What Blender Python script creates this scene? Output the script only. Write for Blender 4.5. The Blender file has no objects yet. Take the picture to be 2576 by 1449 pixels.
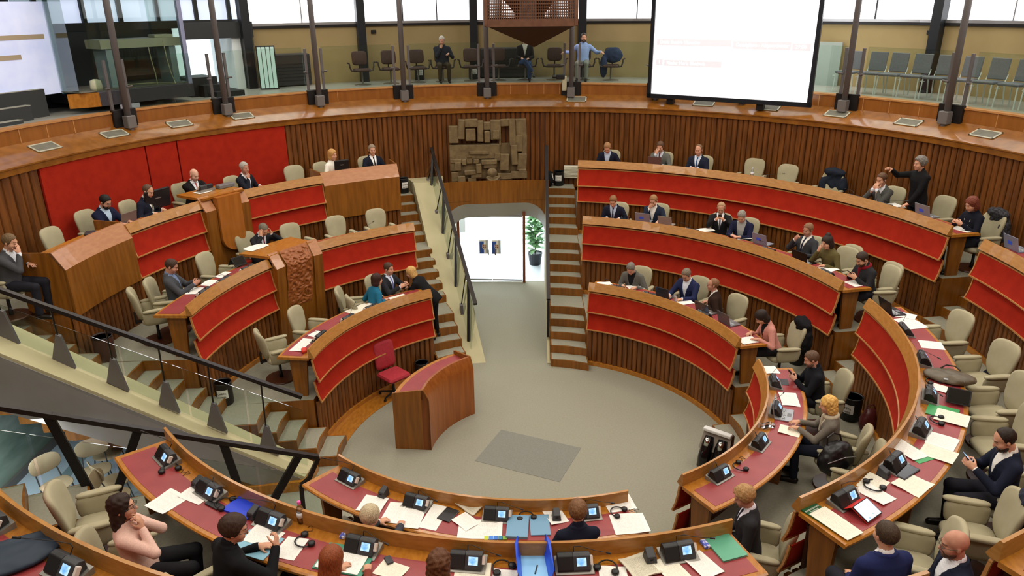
import bpy, math, random
import numpy as np
from mathutils import Vector, Matrix
random.seed(7)
S = bpy.context.scene
COL = S.collection
PI = math.pi
R = math.radians
# ---------------------------------------------------------------- camera
def setup_camera():
    cd = bpy.data.cameras.new('camera'); co = bpy.data.objects.new('camera', cd); COL.objects.link(co)
    cd.sensor_width = 36.0; cd.sensor_fit = 'HORIZONTAL'; cd.lens = 36.0*1878.1/2576; cd.clip_end = 200
    p, r = R(20.96), R(0.58)
    f = Vector((0, math.cos(p), -math.sin(p))); u = Vector((0, math.sin(p), math.cos(p))); x = Vector((1, 0, 0))
    rt = x*math.cos(r) - u*math.sin(r); up = x*math.sin(r) + u*math.cos(r); bk = -f
    M = Matrix(((rt.x, up.x, bk.x, -0.248), (rt.y, up.y, bk.y, -10.561), (rt.z, up.z, bk.z, 7.0), (0, 0, 0, 1)))
    co.matrix_world = M
    S.camera = co
setup_camera()
# ---------------------------------------------------------------- world, lights, exposure
S.view_settings.view_transform = 'Standard'
S.view_settings.look = 'None'
S.view_settings.gamma = 1.0
S.view_settings.use_curve_mapping = False
S.view_settings.exposure = 0.22
W = bpy.data.worlds.new('overcast_daylight'); S.world = W; W.use_nodes = True
W.node_tree.nodes['Background'].inputs[0].default_value = (0.86, 0.93, 1.0, 1)
W.node_tree.nodes['Background'].inputs[1].default_value = 1.0
def area(name, loc, sx, sy, power, col, rot=(0, 0, 0)):
    l = bpy.data.lights.new(name, 'AREA'); l.shape = 'RECTANGLE'; l.size = sx; l.size_y = sy; l.energy = power; l.color = col
    o = bpy.data.objects.new(name, l); o.location = loc; o.rotation_euler = rot; COL.objects.link(o); return o
for ix in range(4):
    for iy in range(4):
        area('ceiling_lamp', (-7.2+ix*4.8, -8.2+iy*4.8, 9.55), 2.0, 2.0, 118, (1.0, 0.915, 0.80))
# ---------------------------------------------------------------- materials
def lin(c):
    if isinstance(c, str):
        c = tuple(int(c[i:i+2], 16)/255 for i in (0, 2, 4))
    return tuple((v/12.92 if v <= 0.04045 else ((v+0.055)/1.055)**2.4) for v in c) + (1.0,)
MATS = {}
def mat(name, col, rough=0.6, metal=0.0, col2=None, scale=(20, 20, 20), detail=3.0, bump=0.0, bscale=60, emit=0.0, alpha=1.0, trans=0.0, spec=0.5, coat=0.0, ramp=(0.35, 0.65), sheen=0.0, distort=0.0, ior=1.45):
    if name in MATS: return MATS[name]
    m = bpy.data.materials.new(name); m.use_nodes = True; nt = m.node_tree; b = nt.nodes['Principled BSDF']
    b.inputs['Base Color'].default_value = lin(col); b.inputs['Roughness'].default_value = rough; b.inputs['Metallic'].default_value = metal
    b.inputs['Specular IOR Level'].default_value = spec; b.inputs['Coat Weight'].default_value = coat; b.inputs['IOR'].default_value = ior
    b.inputs['Sheen Weight'].default_value = sheen
    if trans: b.inputs['Transmission Weight'].default_value = trans
    if alpha < 1: b.inputs['Alpha'].default_value = alpha
    if emit:
        b.inputs['Emission Color'].default_value = lin(col); b.inputs['Emission Strength'].default_value = emit
    if col2 or bump:
        tc = nt.nodes.new('ShaderNodeTexCoord'); mp = nt.nodes.new('ShaderNodeMapping'); mp.inputs['Scale'].default_value = scale
        nt.links.new(tc.outputs['Object'], mp.inputs[0])
        nz = nt.nodes.new('ShaderNodeTexNoise'); nz.inputs['Scale'].default_value = 1.0; nz.inputs['Detail'].default_value = detail; nz.inputs['Distortion'].default_value = distort
        nt.links.new(mp.outputs[0], nz.inputs['Vector'])
    if col2:
        rp = nt.nodes.new('ShaderNodeValToRGB'); rp.color_ramp.elements[0].position = ramp[0]; rp.color_ramp.elements[1].position = ramp[1]
        rp.color_ramp.elements[0].color = lin(col); rp.color_ramp.elements[1].color = lin(col2)
        nt.links.new(nz.outputs['Fac'], rp.inputs[0]); nt.links.new(rp.outputs[0], b.inputs['Base Color'])
        if emit: nt.links.new(rp.outputs[0], b.inputs['Emission Color'])
    if bump:
        n2 = nt.nodes.new('ShaderNodeTexNoise'); n2.inputs['Scale'].default_value = bscale; n2.inputs['Detail'].default_value = 2
        nt.links.new(tc.outputs['Object'], n2.inputs['Vector'])
        bp = nt.nodes.new('ShaderNodeBump'); bp.inputs['Strength'].default_value = bump; bp.inputs['Distance'].default_value = 0.02
        nt.links.new(n2.outputs['Fac'], bp.inputs['Height']); nt.links.new(bp.outputs[0], b.inputs['Normal'])
    MATS[name] = m
    return m
def glass(name, col, amount, rough=0.0):
    """clear sheet glass: mostly see-through with a fresnel reflection"""
    if name in MATS: return MATS[name]
    m = bpy.data.materials.new(name); m.use_nodes = True; nt = m.node_tree; nt.nodes.clear()
    out = nt.nodes.new('ShaderNodeOutputMaterial'); t = nt.nodes.new('ShaderNodeBsdfTransparent'); t.inputs[0].default_value = col
    g = nt.nodes.new('ShaderNodeBsdfGlossy'); g.inputs['Roughness'].default_value = rough
    fr = nt.nodes.new('ShaderNodeFresnel'); fr.inputs[0].default_value = 1.45
    mu = nt.nodes.new('ShaderNodeMath'); mu.operation = 'MULTIPLY'; mu.inputs[1].default_value = amount
    mx = nt.nodes.new('ShaderNodeMixShader')
    nt.links.new(fr.outputs[0], mu.inputs[0]); nt.links.new(mu.outputs[0], mx.inputs[0]); nt.links.new(t.outputs[0], mx.inputs[1]); nt.links.new(g.outputs[0], mx.inputs[2])
    nt.links.new(mx.outputs[0], out.inputs[0]); MATS[name] = m
    return m
M_SLAT = mat('slat_walnut', '55300f', 0.42, col2='7d4a1c', scale=(14, 14, 1.2), detail=5, coat=0.12)
M_WOOD = mat('veneer_brown', '74450f', 0.38, col2='8c5718', scale=(16, 16, 1.4), detail=6, coat=0.2)
M_CAP = mat('cap_wood', 'a06c2e', 0.36, col2='b07c3c', scale=(9, 9, 30), detail=5, coat=0.2)
M_DESK = mat('desk_wood', '9e621a', 0.32, col2='b47628', scale=(22, 9, 12), detail=5, coat=0.25)
M_DARKWOOD = mat('dark_wood', '3a1e10', 0.5, col2='4a2814', scale=(12, 12, 2))
M_TRIM = mat('trim_wood', 'ac7640', 0.42, col2='bc864e', scale=(8, 8, 20))
M_LEDGE = mat('ledge_wood', '7a4a16', 0.26, col2='8e5a20', scale=(5, 5, 5), detail=5, coat=0.35)
M_RED = mat('red_fabric', '9c2210', 0.9, col2='a82814', scale=(6, 6, 6), detail=6, bump=0.25, bscale=220, spec=0.2)
M_LEATHER = mat('red_leather', '8a3235', 0.38, col2='93393a', scale=(5, 5, 5), bump=0.05, bscale=300)
M_CARPET = mat('carpet_grey', '908e7e', 0.95, col2='989686', scale=(40, 40, 40), detail=4, bump=0.3, bscale=350, spec=0.15)
M_PATCH = mat('carpet_patch_grey', '7d7d75', 0.95, col2='85857c', scale=(40, 40, 40), detail=8, bump=0.3, bscale=350, spec=0.15)
M_CONC = mat('pale_plaster', 'b3ac86', 0.7, col2='bab38e', scale=(2, 2, 2), bump=0.04, bscale=30)
M_GREYW = mat('grey_plaster', '7d796f', 0.7, col2='84807a', scale=(2, 2, 2))
M_BEIGEW = mat('beige_wall', '97845a', 0.8, col2='a08d63', scale=(1.2, 1.2, 1.2), detail=3)
M_STEEL = mat('grey_painted_steel', '686464', 0.45, metal=0.2)
M_BLACK = mat('black_plastic', '141416', 0.45)
M_BLACKM = mat('black_metal', '1d1b1b', 0.4, metal=0.3)
M_DGREY = mat('dark_grey_plastic', '333437', 0.45)
M_MGREY = mat('mid_grey_plastic', '6f6f70', 0.45)
M_SILVER = mat('silver_metal', 'a6a6a8', 0.3, metal=0.7)
M_WHITE = mat('white_paper', 'e9e8e2', 0.8, spec=0.2)
M_CREAM = mat('cream_paper', 'dcd8c0', 0.8, spec=0.2)
M_CHAIR = mat('beige_upholstery', 'a39c80', 0.9, col2='aaa388', scale=(5, 5, 5), bump=0.12, bscale=300, spec=0.2)
M_GLASS = glass('clear_glass', (0.88, 0.93, 0.90, 1), 0.55)
M_GFLOOR = mat('gallery_stone', '9a9a92', 0.35, col2='a5a49b', scale=(3, 3, 3))
M_SKYPANE = mat('daylight_blind', 'f7faff', 0.8, emit=2.0)
# ---------------------------------------------------------------- mesh helpers
def pt(th, r, z=0.0):
    a = R(th); return Vector((r*math.sin(a), r*math.cos(a), z))
class MB:
    def __init__(s): s.v = []; s.f = []
    def add(s, vs, fs):
        o = len(s.v); s.v += [tuple(p) for p in vs]; s.f += [tuple(i+o for i in f) for f in fs]; return s
    def box(s, c, d, M=None):
        x, y, z = d[0]/2, d[1]/2, d[2]/2
        vs = [Vector(p) for p in ((-x,-y,-z),(x,-y,-z),(x,y,-z),(-x,y,-z),(-x,-y,z),(x,-y,z),(x,y,z),(-x,y,z))]
        if M is not None: vs = [M @ p for p in vs]
        c = Vector(c); return s.add([p+c for p in vs], [(3,2,1,0),(4,5,6,7),(0,1,5,4),(1,2,6,5),(2,3,7,6),(3,0,4,7)])
    def bbox(s, c, d, b, M=None):
        """box with chamfered vertical+horizontal edges (three stacked rings, octagonal plan)"""
        x, y, z = d[0]/2, d[1]/2, d[2]/2; b = min(b, x*.9, y*.9, z*.9)
        def ring(ix, iy, zz):
            return [Vector((-ix+b,-iy,zz)),Vector((ix-b,-iy,zz)),Vector((ix,-iy+b,zz)),Vector((ix,iy-b,zz)),Vector((ix-b,iy,zz)),Vector((-ix+b,iy,zz)),Vector((-ix,iy-b,zz)),Vector((-ix,-iy+b,zz))]
        rs = [ring(x-b*.6,y-b*.6,-z), ring(x,y,-z+b), ring(x,y,z-b), ring(x-b*.6,y-b*.6,z)]
        c = Vector(c)
        rs = [[(M @ p if M is not None else p)+c for p in r] for r in rs]
        return s.loft(rs)
    def loft(s, rings, caps=True, closed=True):
        n = len(rings[0]); vs = [p for r in rings for p in r]; fs = []
        for i in range(len(rings)-1):
            for j in range(n if closed else n-1):
                k = (j+1) % n; fs.append((i*n+j, i*n+k, (i+1)*n+k, (i+1)*n+j))
        if caps and closed:
            fs.append(tuple(reversed(range(n)))); fs.append(tuple(range((len(rings)-1)*n, len(rings)*n)))
        return s.add(vs, fs)
    def prism(s, poly, z0, z1):
        """poly: plan polygon counter-clockwise [(x,y)]"""
        a = sum(poly[i][0]*poly[(i+1)%len(poly)][1]-poly[(i+1)%len(poly)][0]*poly[i][1] for i in range(len(poly)))
        if a < 0: poly = poly[::-1]
        return s.loft([[Vector((p[0],p[1],z0)) for p in poly],[Vector((p[0],p[1],z1)) for p in poly]])
    def sweep(s, prof, t0, t1, n, caps=True):
        """closed profile [(r,z)] swept about the room's centre from azimuth t0 to t1 (t1>t0)"""
        a = sum(prof[i][0]*prof[(i+1)%len(prof)][1]-prof[(i+1)%len(prof)][0]*prof[i][1] for i in range(len(prof)))
        if a < 0: prof = prof[::-1]
        return s.loft([[pt(t0+(t1-t0)*i/n, r, z) for r, z in prof] for i in range(n+1)], caps)
    def tube(s, pts, rad, seg=8, caps=True):
        pts = [Vector(p) for p in pts]; rings = []
        t = (pts[1]-pts[0]).normalized(); up = Vector((0,0,1)) if abs(t.z) < .9 else Vector((1,0,0))
        nx = t.cross(up).normalized()
        for i, p in enumerate(pts):
            if i == 0: t = pts[1]-p
            elif i == len(pts)-1: t = p-pts[i-1]
            else: t = (pts[i+1]-p).normalized()+(p-pts[i-1]).normalized()
            t = t.normalized(); nx = (nx-t*nx.dot(t)).normalized(); ny = t.cross(nx)
            rr = rad[i] if isinstance(rad, (list, tuple)) else rad
            rings.append([p+(nx*math.cos(2*PI*k/seg)+ny*math.sin(2*PI*k/seg))*rr for k in range(seg)])
        return s.loft(rings, caps)
    def lathe(s, prof, seg=24, c=(0,0,0)):
        """[(radius,z)] from bottom to top about the vertical axis"""
        c = Vector(c)
        return s.loft([[c+Vector((r*math.cos(2*PI*k/seg), r*math.sin(2*PI*k/seg), z)) for k in range(seg)] for r, z in prof])
    def build(s, name, m, parent=None, smooth=False, origin=None, bevel=0, angle=None):
        me = bpy.data.meshes.new(name)
        o0 = Vector(origin) if origin is not None else Vector((0,0,0))
        me.from_pydata([tuple(Vector(p)-o0) for p in s.v], [], s.f)
        for mm in (m if isinstance(m, (list, tuple)) else [m]): me.materials.append(mm)
        if smooth or angle:
            me.polygons.foreach_set('use_smooth', [True]*len(me.polygons))
            if angle: me.set_sharp_from_angle(angle=R(angle))
        me.update()
        o = bpy.data.objects.new(name, me); COL.objects.link(o)
        if parent is not None: o.parent = parent
        elif origin is not None: o.location = o0
        if bevel:
            b = o.modifiers.new('bevel', 'BEVEL'); b.width = bevel; b.segments = 2; b.limit_method = 'ANGLE'
        return o
def tag(o, label=None, cat=None, group=None, kind=None):
    if label: o['label'] = label
    if cat: o['category'] = cat
    if group: o['group'] = group
    if kind: o['kind'] = kind
    return o
def thing(name, label, cat, loc=(0,0,0), rz=0.0, group=None):
    o = bpy.data.objects.new(name, None); o.empty_display_size = 0.1; COL.objects.link(o)
    o.location = loc; o.rotation_euler = (0, 0, rz); return tag(o, label, cat, group)
def struct(name, mb, m, **k):
    return tag(mb.build(name, m, **k), kind='structure')
def dup(o, loc=None, rz=None, label=None, group=None, parent=None):
    c = o.copy(); COL.objects.link(c)
    if parent is not None: c.parent = parent
    if loc is not None: c.location = loc
    if rz is not None: c.rotation_euler = (0, 0, rz)
    if label: c['label'] = label
    if group: c['group'] = group
    for ch in KIDS.get(o.name, [x for x in o.children]): dup(ch, parent=c)
    return c
KIDS = {}
def Rz(a): return Matrix.Rotation(a, 3, 'Z')
def Rx(a): return Matrix.Rotation(a, 3, 'X')
def Ry(a): return Matrix.Rotation(a, 3, 'Y')
# ================================================================ the setting
RK = (3.57, 5.31, 7.10); ZK = (1.78, 2.64, 3.50); STEP = 0.86; RW = 8.6
def circle_prism(mb, r, z0, z1, n=96, t0=0, t1=360):
    return mb.prism([tuple(pt(t0+(t1-t0)*i/n, r)[:2]) for i in range(n)], z0, z1)
struct('floor', circle_prism(MB(), 14.0, -0.2, 0.0), M_CARPET)
tag(MB().prism([tuple(pt(a, 0.9)[:2]) for a in (-31, 79, 149, 259)], 0.0, 0.004).build('carpet_inset', M_PATCH), 'slightly darker square of carpet in the middle of the round floor', 'carpet patch')
struct('floor_plinth', MB().sweep([(3.12,0.0),(3.12,0.012),(3.56,0.012),(3.56,0.0)], -83, -31, 40), M_DESK)
# -------- tiers: carpeted platforms with wooden sides
ENDS = {'right': ((21.1,79.6),(14.3,79.5),(10.9,80.1)), 'side': ((91.8,150.9),(87.6,152.8),(86.0,154.1)),
        'near': ((162.9,222.6),(161.2,230.6),(159.8,234.0)), 'left': ((-83.9,-31.0),(-88.1,-26.0),(-89.1,-23.7))}
def tier(sec, k):
    a0, a1 = ENDS[sec][k]
    if k < 2: b0, b1 = ENDS[sec][k+1]; rb = RK[k+1]+0.03
    else: b0, b1 = a0, a1; rb = RW+0.02
    rf = RK[k]+0.015; n = 30
    poly = [tuple(pt(a0+(a1-a0)*i/n, rf)[:2]) for i in range(n+1)]+[tuple(pt(b1+(b0-b1)*i/n, rb)[:2]) for i in range(n+1)]
    z = STEP*(k+1)
    struct('floor_tier', MB().prism(poly, 0.0 if k == 0 else STEP*k-0.05, z-0.004), M_WOOD)
    struct('floor_tier_carpet', MB().prism(poly, z-0.004, z), M_CARPET)
for sec in ENDS:
    for k in range(3): tier(sec, k)
# -------- staircases between the sections
STEPR = [3.23,3.53,3.83,4.12,4.40,5.06,5.36,5.66,5.96,6.25,6.87,7.21,7.51,7.81,8.07]
def on_line(l, r):
    (x0,y0),(x1,y1) = l; dx, dy = x1-x0, y1-y0
    a = dx*dx+dy*dy; b = 2*(x0*dx+y0*dy); c = x0*x0+y0*y0-r*r
    t = (-b+math.sqrt(max(b*b-4*a*c, 0)))/(2*a); return (x0+dx*t, y0+dy*t)
def arc_between(p, q, r, n=6):
    a0, a1 = math.atan2(p[0],p[1]), math.atan2(q[0],q[1])
    if a1-a0 > PI: a1 -= 2*PI
    if a0-a1 > PI: a1 += 2*PI
    return [(r*math.sin(a0+(a1-a0)*i/n), r*math.cos(a0+(a1-a0)*i/n)) for i in range(n+1)]
def shrink(poly, d):
    cx = sum(p[0] for p in poly)/len(poly); cy = sum(p[1] for p in poly)/len(poly)
    out = []
    for x, y in poly:
        L = math.hypot(x-cx, y-cy); out.append((x-(x-cx)*d/L, y-(y-cy)*d/L))
    return out
def staircase(label, lL, lR, dr=0.0, nst=15):
    mid = on_line(lL, 4.0)
    t = thing('staircase', label, 'staircase', (mid[0], mid[1], 0))
    org = Vector((mid[0], mid[1], 0))
    for i in range(nst):
        r0 = STEPR[i]+dr; r1 = (STEPR[i+1]+dr) if i+1 < len(STEPR) else RW
        z = 0.172*(i+1)
        poly = arc_between(on_line(lL,r0), on_line(lR,r0), r0)+arc_between(on_line(lR,r1+.02), on_line(lL,r1+.02), r1+.02)
        MB().prism(poly, max(0, z-1.1), z-0.006).build('riser', M_WOOD, t, origin=org)
        MB().prism(shrink(poly, 0.03), z-0.006, z).build('tread', M_CARPET, t, origin=org)
    for o in t.children: o.location = (0,0,0)
    return t
L_RL = ((0.53,3.3),(0.68,8.05)); L_RR = ((1.29,3.2),(1.38,8.0))
L_LL = ((-1.79,2.99),(-2.95,6.7)); L_LR = ((-1.19,3.16),(-2.58,7.27))
L_CF = ((-3.53,0.36),(-7.1,0.09)); L_CN = ((-3.09,-0.26),(-7.5,-0.76))
L_NN = ((-2.41,-2.62),(-4.09,-3.36)); L_NF = ((-2.71,-1.93),(-4.39,-2.67))
staircase('brown carpeted staircase on the right of the glass exit door', L_RL, L_RR)
staircase('brown carpeted staircase between the red benches and the pale sloping parapet, left of the exit door', L_LL, L_LR, -.12)
staircase('staircase behind the glass balustrade at the left edge, beside the tall wooden desk box', L_CF, L_CN, -.12)
staircase('staircase at lower left behind the nearest rows of desks', L_NN, L_NF, -.12)
staircase('narrow staircase on the right between the back benches and the side benches', ((3.49,.64),(6.92,1.21)), ((3.56,-.11),(7.06,.50)))
staircase('staircase at lower right between the side benches and the nearest desks', ((1.73,-3.12),(3.09,-6.37)), ((1.05,-3.41),(2.45,-6.66)))
# -------- sloping parapets beside the two sunken exits
def wedge(foot_a, foot_b, top_a, top_b, soff=None):
    """sloping slab: quad top surface foot_a,foot_b -> top_b,top_a and a body below it"""
    mb = MB(); A = [Vector(p) for p in (foot_a, foot_b, top_b, top_a)]
    B = [Vector((p.x, p.y, z)) for p, z in zip(A, soff or (0,0,0,0))]
    mb.add(A+B, [(3,2,1,0),(4,5,6,7),(0,1,5,4),(1,2,6,5),(2,3,7,6),(3,0,4,7)]); return mb
struct('wall_parapet', wedge((-1.42,3.32,.0),(-.81,3.39,.0),(-2.66,7.62,2.85),(-1.95,7.9,2.80),(-.02,-.02,0,0)), M_CONC)
struct('wall_parapet_top', MB().prism([(-2.66,7.62),(-1.95,7.9),(-1.99,8.36),(-2.86,8.1)], 0, 2.85), M_CONC)
w = wedge((-3.42,-.45,.2),(-3.47,-.85,.2),(-7.53,-.79,2.87),(-7.20,-1.64,2.83),(0,0,1.9,1.9))
struct('wall_parapet_side', w, M_CONC)
mb = MB(); mb.add([(-3.50,-.875,.17),(-7.22,-1.665,2.80),(-7.22,-1.665,1.88),(-4.23,-1.03,.2),(-3.5,-.86,.0),
                   (-3.50,-.865,.17),(-7.22,-1.65,2.80),(-7.22,-1.65,1.88),(-4.23,-1.02,.2),(-3.5,-.85,.0)], [(0,1,2,3,4),(9,8,7,6,5),(0,5,6,1),(2,7,8,3),(3,8,9,4),(4,9,5,0)])
struct('wall_exit_side', mb, M_GREYW)
struct('trim_plinth', MB().prism([(-3.38,-.40),(-3.42,-.92),(-4.45,-1.10),(-4.5,-.45)], 0, .17), M_DESK)
struct('wall_exit_right', MB().prism([(.47,3.3),(.53,3.3),(.68,8.05),(.62,8.05)], 0, .02).add([(.47,3.35,.0),(.525,3.35,.0),(.675,8.05,2.7),(.62,8.05,2.7),(.62,8.05,0),(.675,8.05,0)], [(0,1,2,3),(0,3,4),(1,5,2),(3,2,5,4)]), M_CONC)
# -------- upper wall of vertical slats with red cloth panels
def slats(r, t0, t1, z0, z1, pitch, depth=.03):
    mb = MB(); n = max(1, int(round(abs(t1-t0)*PI/180*r/pitch))); prof = ((0.02,.03),(0.10,.006),(0.22,-.006),(.78,-.006),(.90,.006),(.98,.03))
    P = []
    for i in range(n):
        jit = random.uniform(-.004,.004)
        for f, d in prof: P.append((t0+(t1-t0)*(i+f)/n, r+d*depth/.03+(jit if .05<f<.95 else 0)))
    mb.loft([[pt(a,rr,z0) for a,rr in P],[pt(a,rr,z1) for a,rr in P]], caps=False, closed=False)
    return mb
def sector(mb, r0, r1, t0, t1, z0, z1, n=40): return mb.sweep([(r0,z0),(r0,z1),(r1,z1),(r1,z0)], t0, t1, n)
struct('wall_slats_left', slats(RW, -120, -75.8, 2.5, 4.43, .19), M_SLAT)
struct('wall_slats_middle', slats(RW, -38.9, -13.2, 2.5, 4.43, .125), M_SLAT)
struct('wall_slats_centre', slats(RW+.03, -13.2, 5.0, 2.5, 4.43, .125), M_SLAT)
struct('wall_slats_right', slats(RW, 5.0, 125, 2.5, 4.43, .125), M_SLAT)
for a, b in ((-75.8,-60.5),(-60.5,-55.8),(-55.8,-38.9)):
    struct('wall_red_cloth', sector(MB(), RW-.02, RW+.03, a+.1, b-.1, 2.58, 4.44, 14), M_RED)
struct('wall_backing', sector(MB(), RW+.05, RW+.12, -125, 125, 2.4, 4.5, 120), M_DARKWOOD)
struct('trim_ledge_fascia', sector(MB(), RW-.05, RW+.06, -125, 125, 4.42, 4.53, 120), M_LEDGE)
struct('trim_ledge', MB().sweep([(RW-.07,4.525),(RW-.07,4.55),(RW-.03,4.57),(9.16,4.80),(9.16,4.6)], -125, 125, 160), M_LEDGE, angle=30)
struct('wall_parapet_gallery', sector(MB(), 9.12, 9.18, -125, 125, 4.70, 5.03, 140), mat('parapet_veneer','85501e',.3,col2='945c26',scale=(10,10,1.5),detail=5,coat=.3))
struct('trim_parapet', sector(MB(), 9.10, 9.34, -125, 125, 5.03, 5.06, 140), M_TRIM)
for a in (-74,-70.5,-67,-33.2,-29,-1.5,1.2,3.9,6.4,43,46.2,52.4,56,60,70,73.5):
    sector(tb := MB(), 9.112, 9.122, a-.05, a+.05, 4.79, 5.03, 1); tag(tb.build('trim_joint', M_TRIM), kind='structure')
struct('floor_gallery', sector(MB(), 9.18, 13.5, -125, 125, 4.9, 5.045, 120), M_GFLOOR)
# portal with flat wooden fascia and rounded grey surround
def arch_pts(r, x0, x1, ztop, rc, n=8):
    """opening outline as (azimuth-ish x on the cylinder r, z), from lower left over the top to lower right"""
    P = [(x0, 0.0), (x0, ztop-rc)]
    P += [(x0+rc-rc*math.cos(PI/2*i/n), ztop-rc+rc*math.sin(PI/2*i/n)) for i in range(1, n+1)]
    P += [(x1-rc+rc*math.sin(PI/2*i/n), ztop-rc+rc*math.cos(PI/2*i/n)) for i in range(0, n+1)]
    P += [(x1, 0.0)]
    return P
RF = 8.0
inner = arch_pts(RF, -1.93, .66, 2.22, .55)
def cyl(x, z, r): y = math.sqrt(r*r-x*x); return Vector((x, y, z))
top = [(-1.99 if i < 3 else (.72 if i >= len(inner)-2 else inner[i][0]), 2.80 if 2 <= i < len(inner)-2 else (0 if i in (0,len(inner)-1) else 1.7)) for i in range(len(inner))]
mb = MB()
outer = [(-2.0, 0), (-2.0, 1.67)]+[(-2.0+.6*i/8, 2.8) for i in range(1, 9)]+[(.1+.6*i/8, 2.8) for i in range(0, 9)]+[(.72, 0)]
outer[2] = (-2.0, 2.8)
mb.loft([[cyl(x,z,RF) for x,z in outer],[cyl(x,z,RF) for x,z in inner]], closed=False, caps=False)
struct('wall_portal_fascia', mb, M_WOOD)
inner2 = arch_pts(8.22, -1.82, .62, 1.80, .45)
mb = MB(); mb.loft([[cyl(x,z,RF+.002) for x,z in inner],[cyl(x,z,8.24) for x,z in inner2],[cyl(x,z,8.5) for x,z in inner2]], closed=False, caps=False)
struct('trim_portal', mb, mat('portal_grey','a5a29c',.6), angle=50)
struct('floor_bridge', MB().sweep([(RF-.01,2.3),(RF-.01,2.8),(RF+.03,2.8),(RF+.03,2.58),(RW+.05,2.58),(RW+.05,2.3)], -14.2, 5.1, 16), M_WOOD)
# exit lobby behind the door
M_LOBBY = mat('lobby_white', 'e6edf0', .8, emit=0.0); M_LOBF = mat('lobby_floor', 'c9ced0', .25)
struct('floor_lobby', MB().prism([(-3.4,8.2),(3.4,8.2),(3.4,13.4),(-3.4,13.4)], 0.0, .004), M_LOBF)
struct('window_1', MB().box((-.3,12.9,1.3), (6.4,.04,2.7)), mat('lobby_daylight','f2f8ff',.8,emit=3.2))
struct('wall_lobby_left', MB().box((-3.2,10.8,1.35), (.08,4.3,2.7)), M_LOBBY)
struct('wall_lobby_right', MB().box((1.02,10.6,1.35), (.08,4.5,2.7)), M_LOBBY)
struct('ceiling_lobby', MB().prism([(-3.3,8.55),(1.1,8.5),(1.1,13),(-3.3,13)], 2.45, 2.5), M_LOBBY)
area('lobby_fill', (-.5,10.6,2.40), 2.2, 2.2, 220, (.92,.97,1.0))  # unseen fill light added to brighten the lobby and spill through the door
# second lobby below the left tiers
M_LOBCON = mat('raw_concrete', '8fa096', .8, col2='6f8378', scale=(1.5,1.5,5), detail=6)
struct('floor_lobby_left', MB().prism([(-4.6,-1.2),(-4.2,-2.55),(-9.0,-5.2),(-14.4,-3.0),(-12.5,3.0),(-7.5,1.5)], 0.002, .006), mat('lobby_stone_daylit','b4c2d4',.3,col2='bccadb',scale=(1,1,1)))  # blue cast of daylight is put into the floor colour
struct('floor_lobby_strip', MB().prism([(-7.25,-2.4),(-7.42,-2.4),(-7.55,1.3),(-7.38,1.3)], 0.006, .010), mat('lobby_stone_grey','7f929c',.35))
struct('wall_lobby_concrete', MB().prism([(-8.10,-2.8),(-8.2,-2.8),(-8.2,1.3),(-8.10,1.3)], 0.0, 1.75), M_LOBCON)
struct('trim_lobby', MB().prism([(-8.05,-2.8),(-8.10,-2.8),(-8.10,1.3),(-8.05,1.3)], 0.006, .13), M_STEEL)
area('lobby_fill_left', (-7.2,-2.0,1.7), 1.2, 1.0, 38, (.86,.94,1.0), (0,0,0))  # unseen fill light added so the lobby below the tiers is lit
# -------- gallery back wall with a window band
RB = 11.05
struct('wall_gallery', sector(MB(), RB, RB+.1, -36.5, 125, 5.04, 6.48, 40), M_BEIGEW)
struct('trim_sill', sector(MB(), RB-.05, RB+.12, -36.5, 125, 6.44, 6.50, 40), M_BLACKM)
struct('trim_sill_alu', sector(MB(), RB-.02, RB+.12, -36.5, 125, 6.50, 6.56, 40), M_SILVER)
POSTS = (-37.6,-22.2,-6.4,9.1,24.0,39.5,54.6,69.5,84.5,99.5)
for i in range(len(POSTS)-1):
    a, b = POSTS[i], POSTS[i+1]
    wv = struct('window_%d' % (i+2), sector(MB(), RB+.06, RB+.08, a, b, 6.56, 9.6, 4), M_SKYPANE)
    mb = MB(); m0 = (a+b)/2
    for f in ((.5,) if i != 1 else (.38,.68)):
        sector(mb, RB+.02, RB+.06, a+(b-a)*f-.07, a+(b-a)*f+.07, 6.56, 9.6, 1)
    mb.build('mullion', M_BLACKM if i in (1,3,5) else M_SILVER, wv)
for a in POSTS:
    mb = MB(); sector(mb, RB-.22, RB+.04, a-.55, a+.55, 5.045, 9.6, 1)
    struct('trim_mullion_post', mb, mat('post_blackened_steel','23262a',.4,metal=.3))
struct('ceiling', circle_prism(MB(), 13.2, 9.6, 9.8), mat('ceiling_white','b9b4a8',.9))
struct('wall_outer', sector(MB(), 13.0, 13.2, -180, 180, 0, 9.7, 90), mat('outer_wall_grey','8f8a7c',.9))
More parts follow.
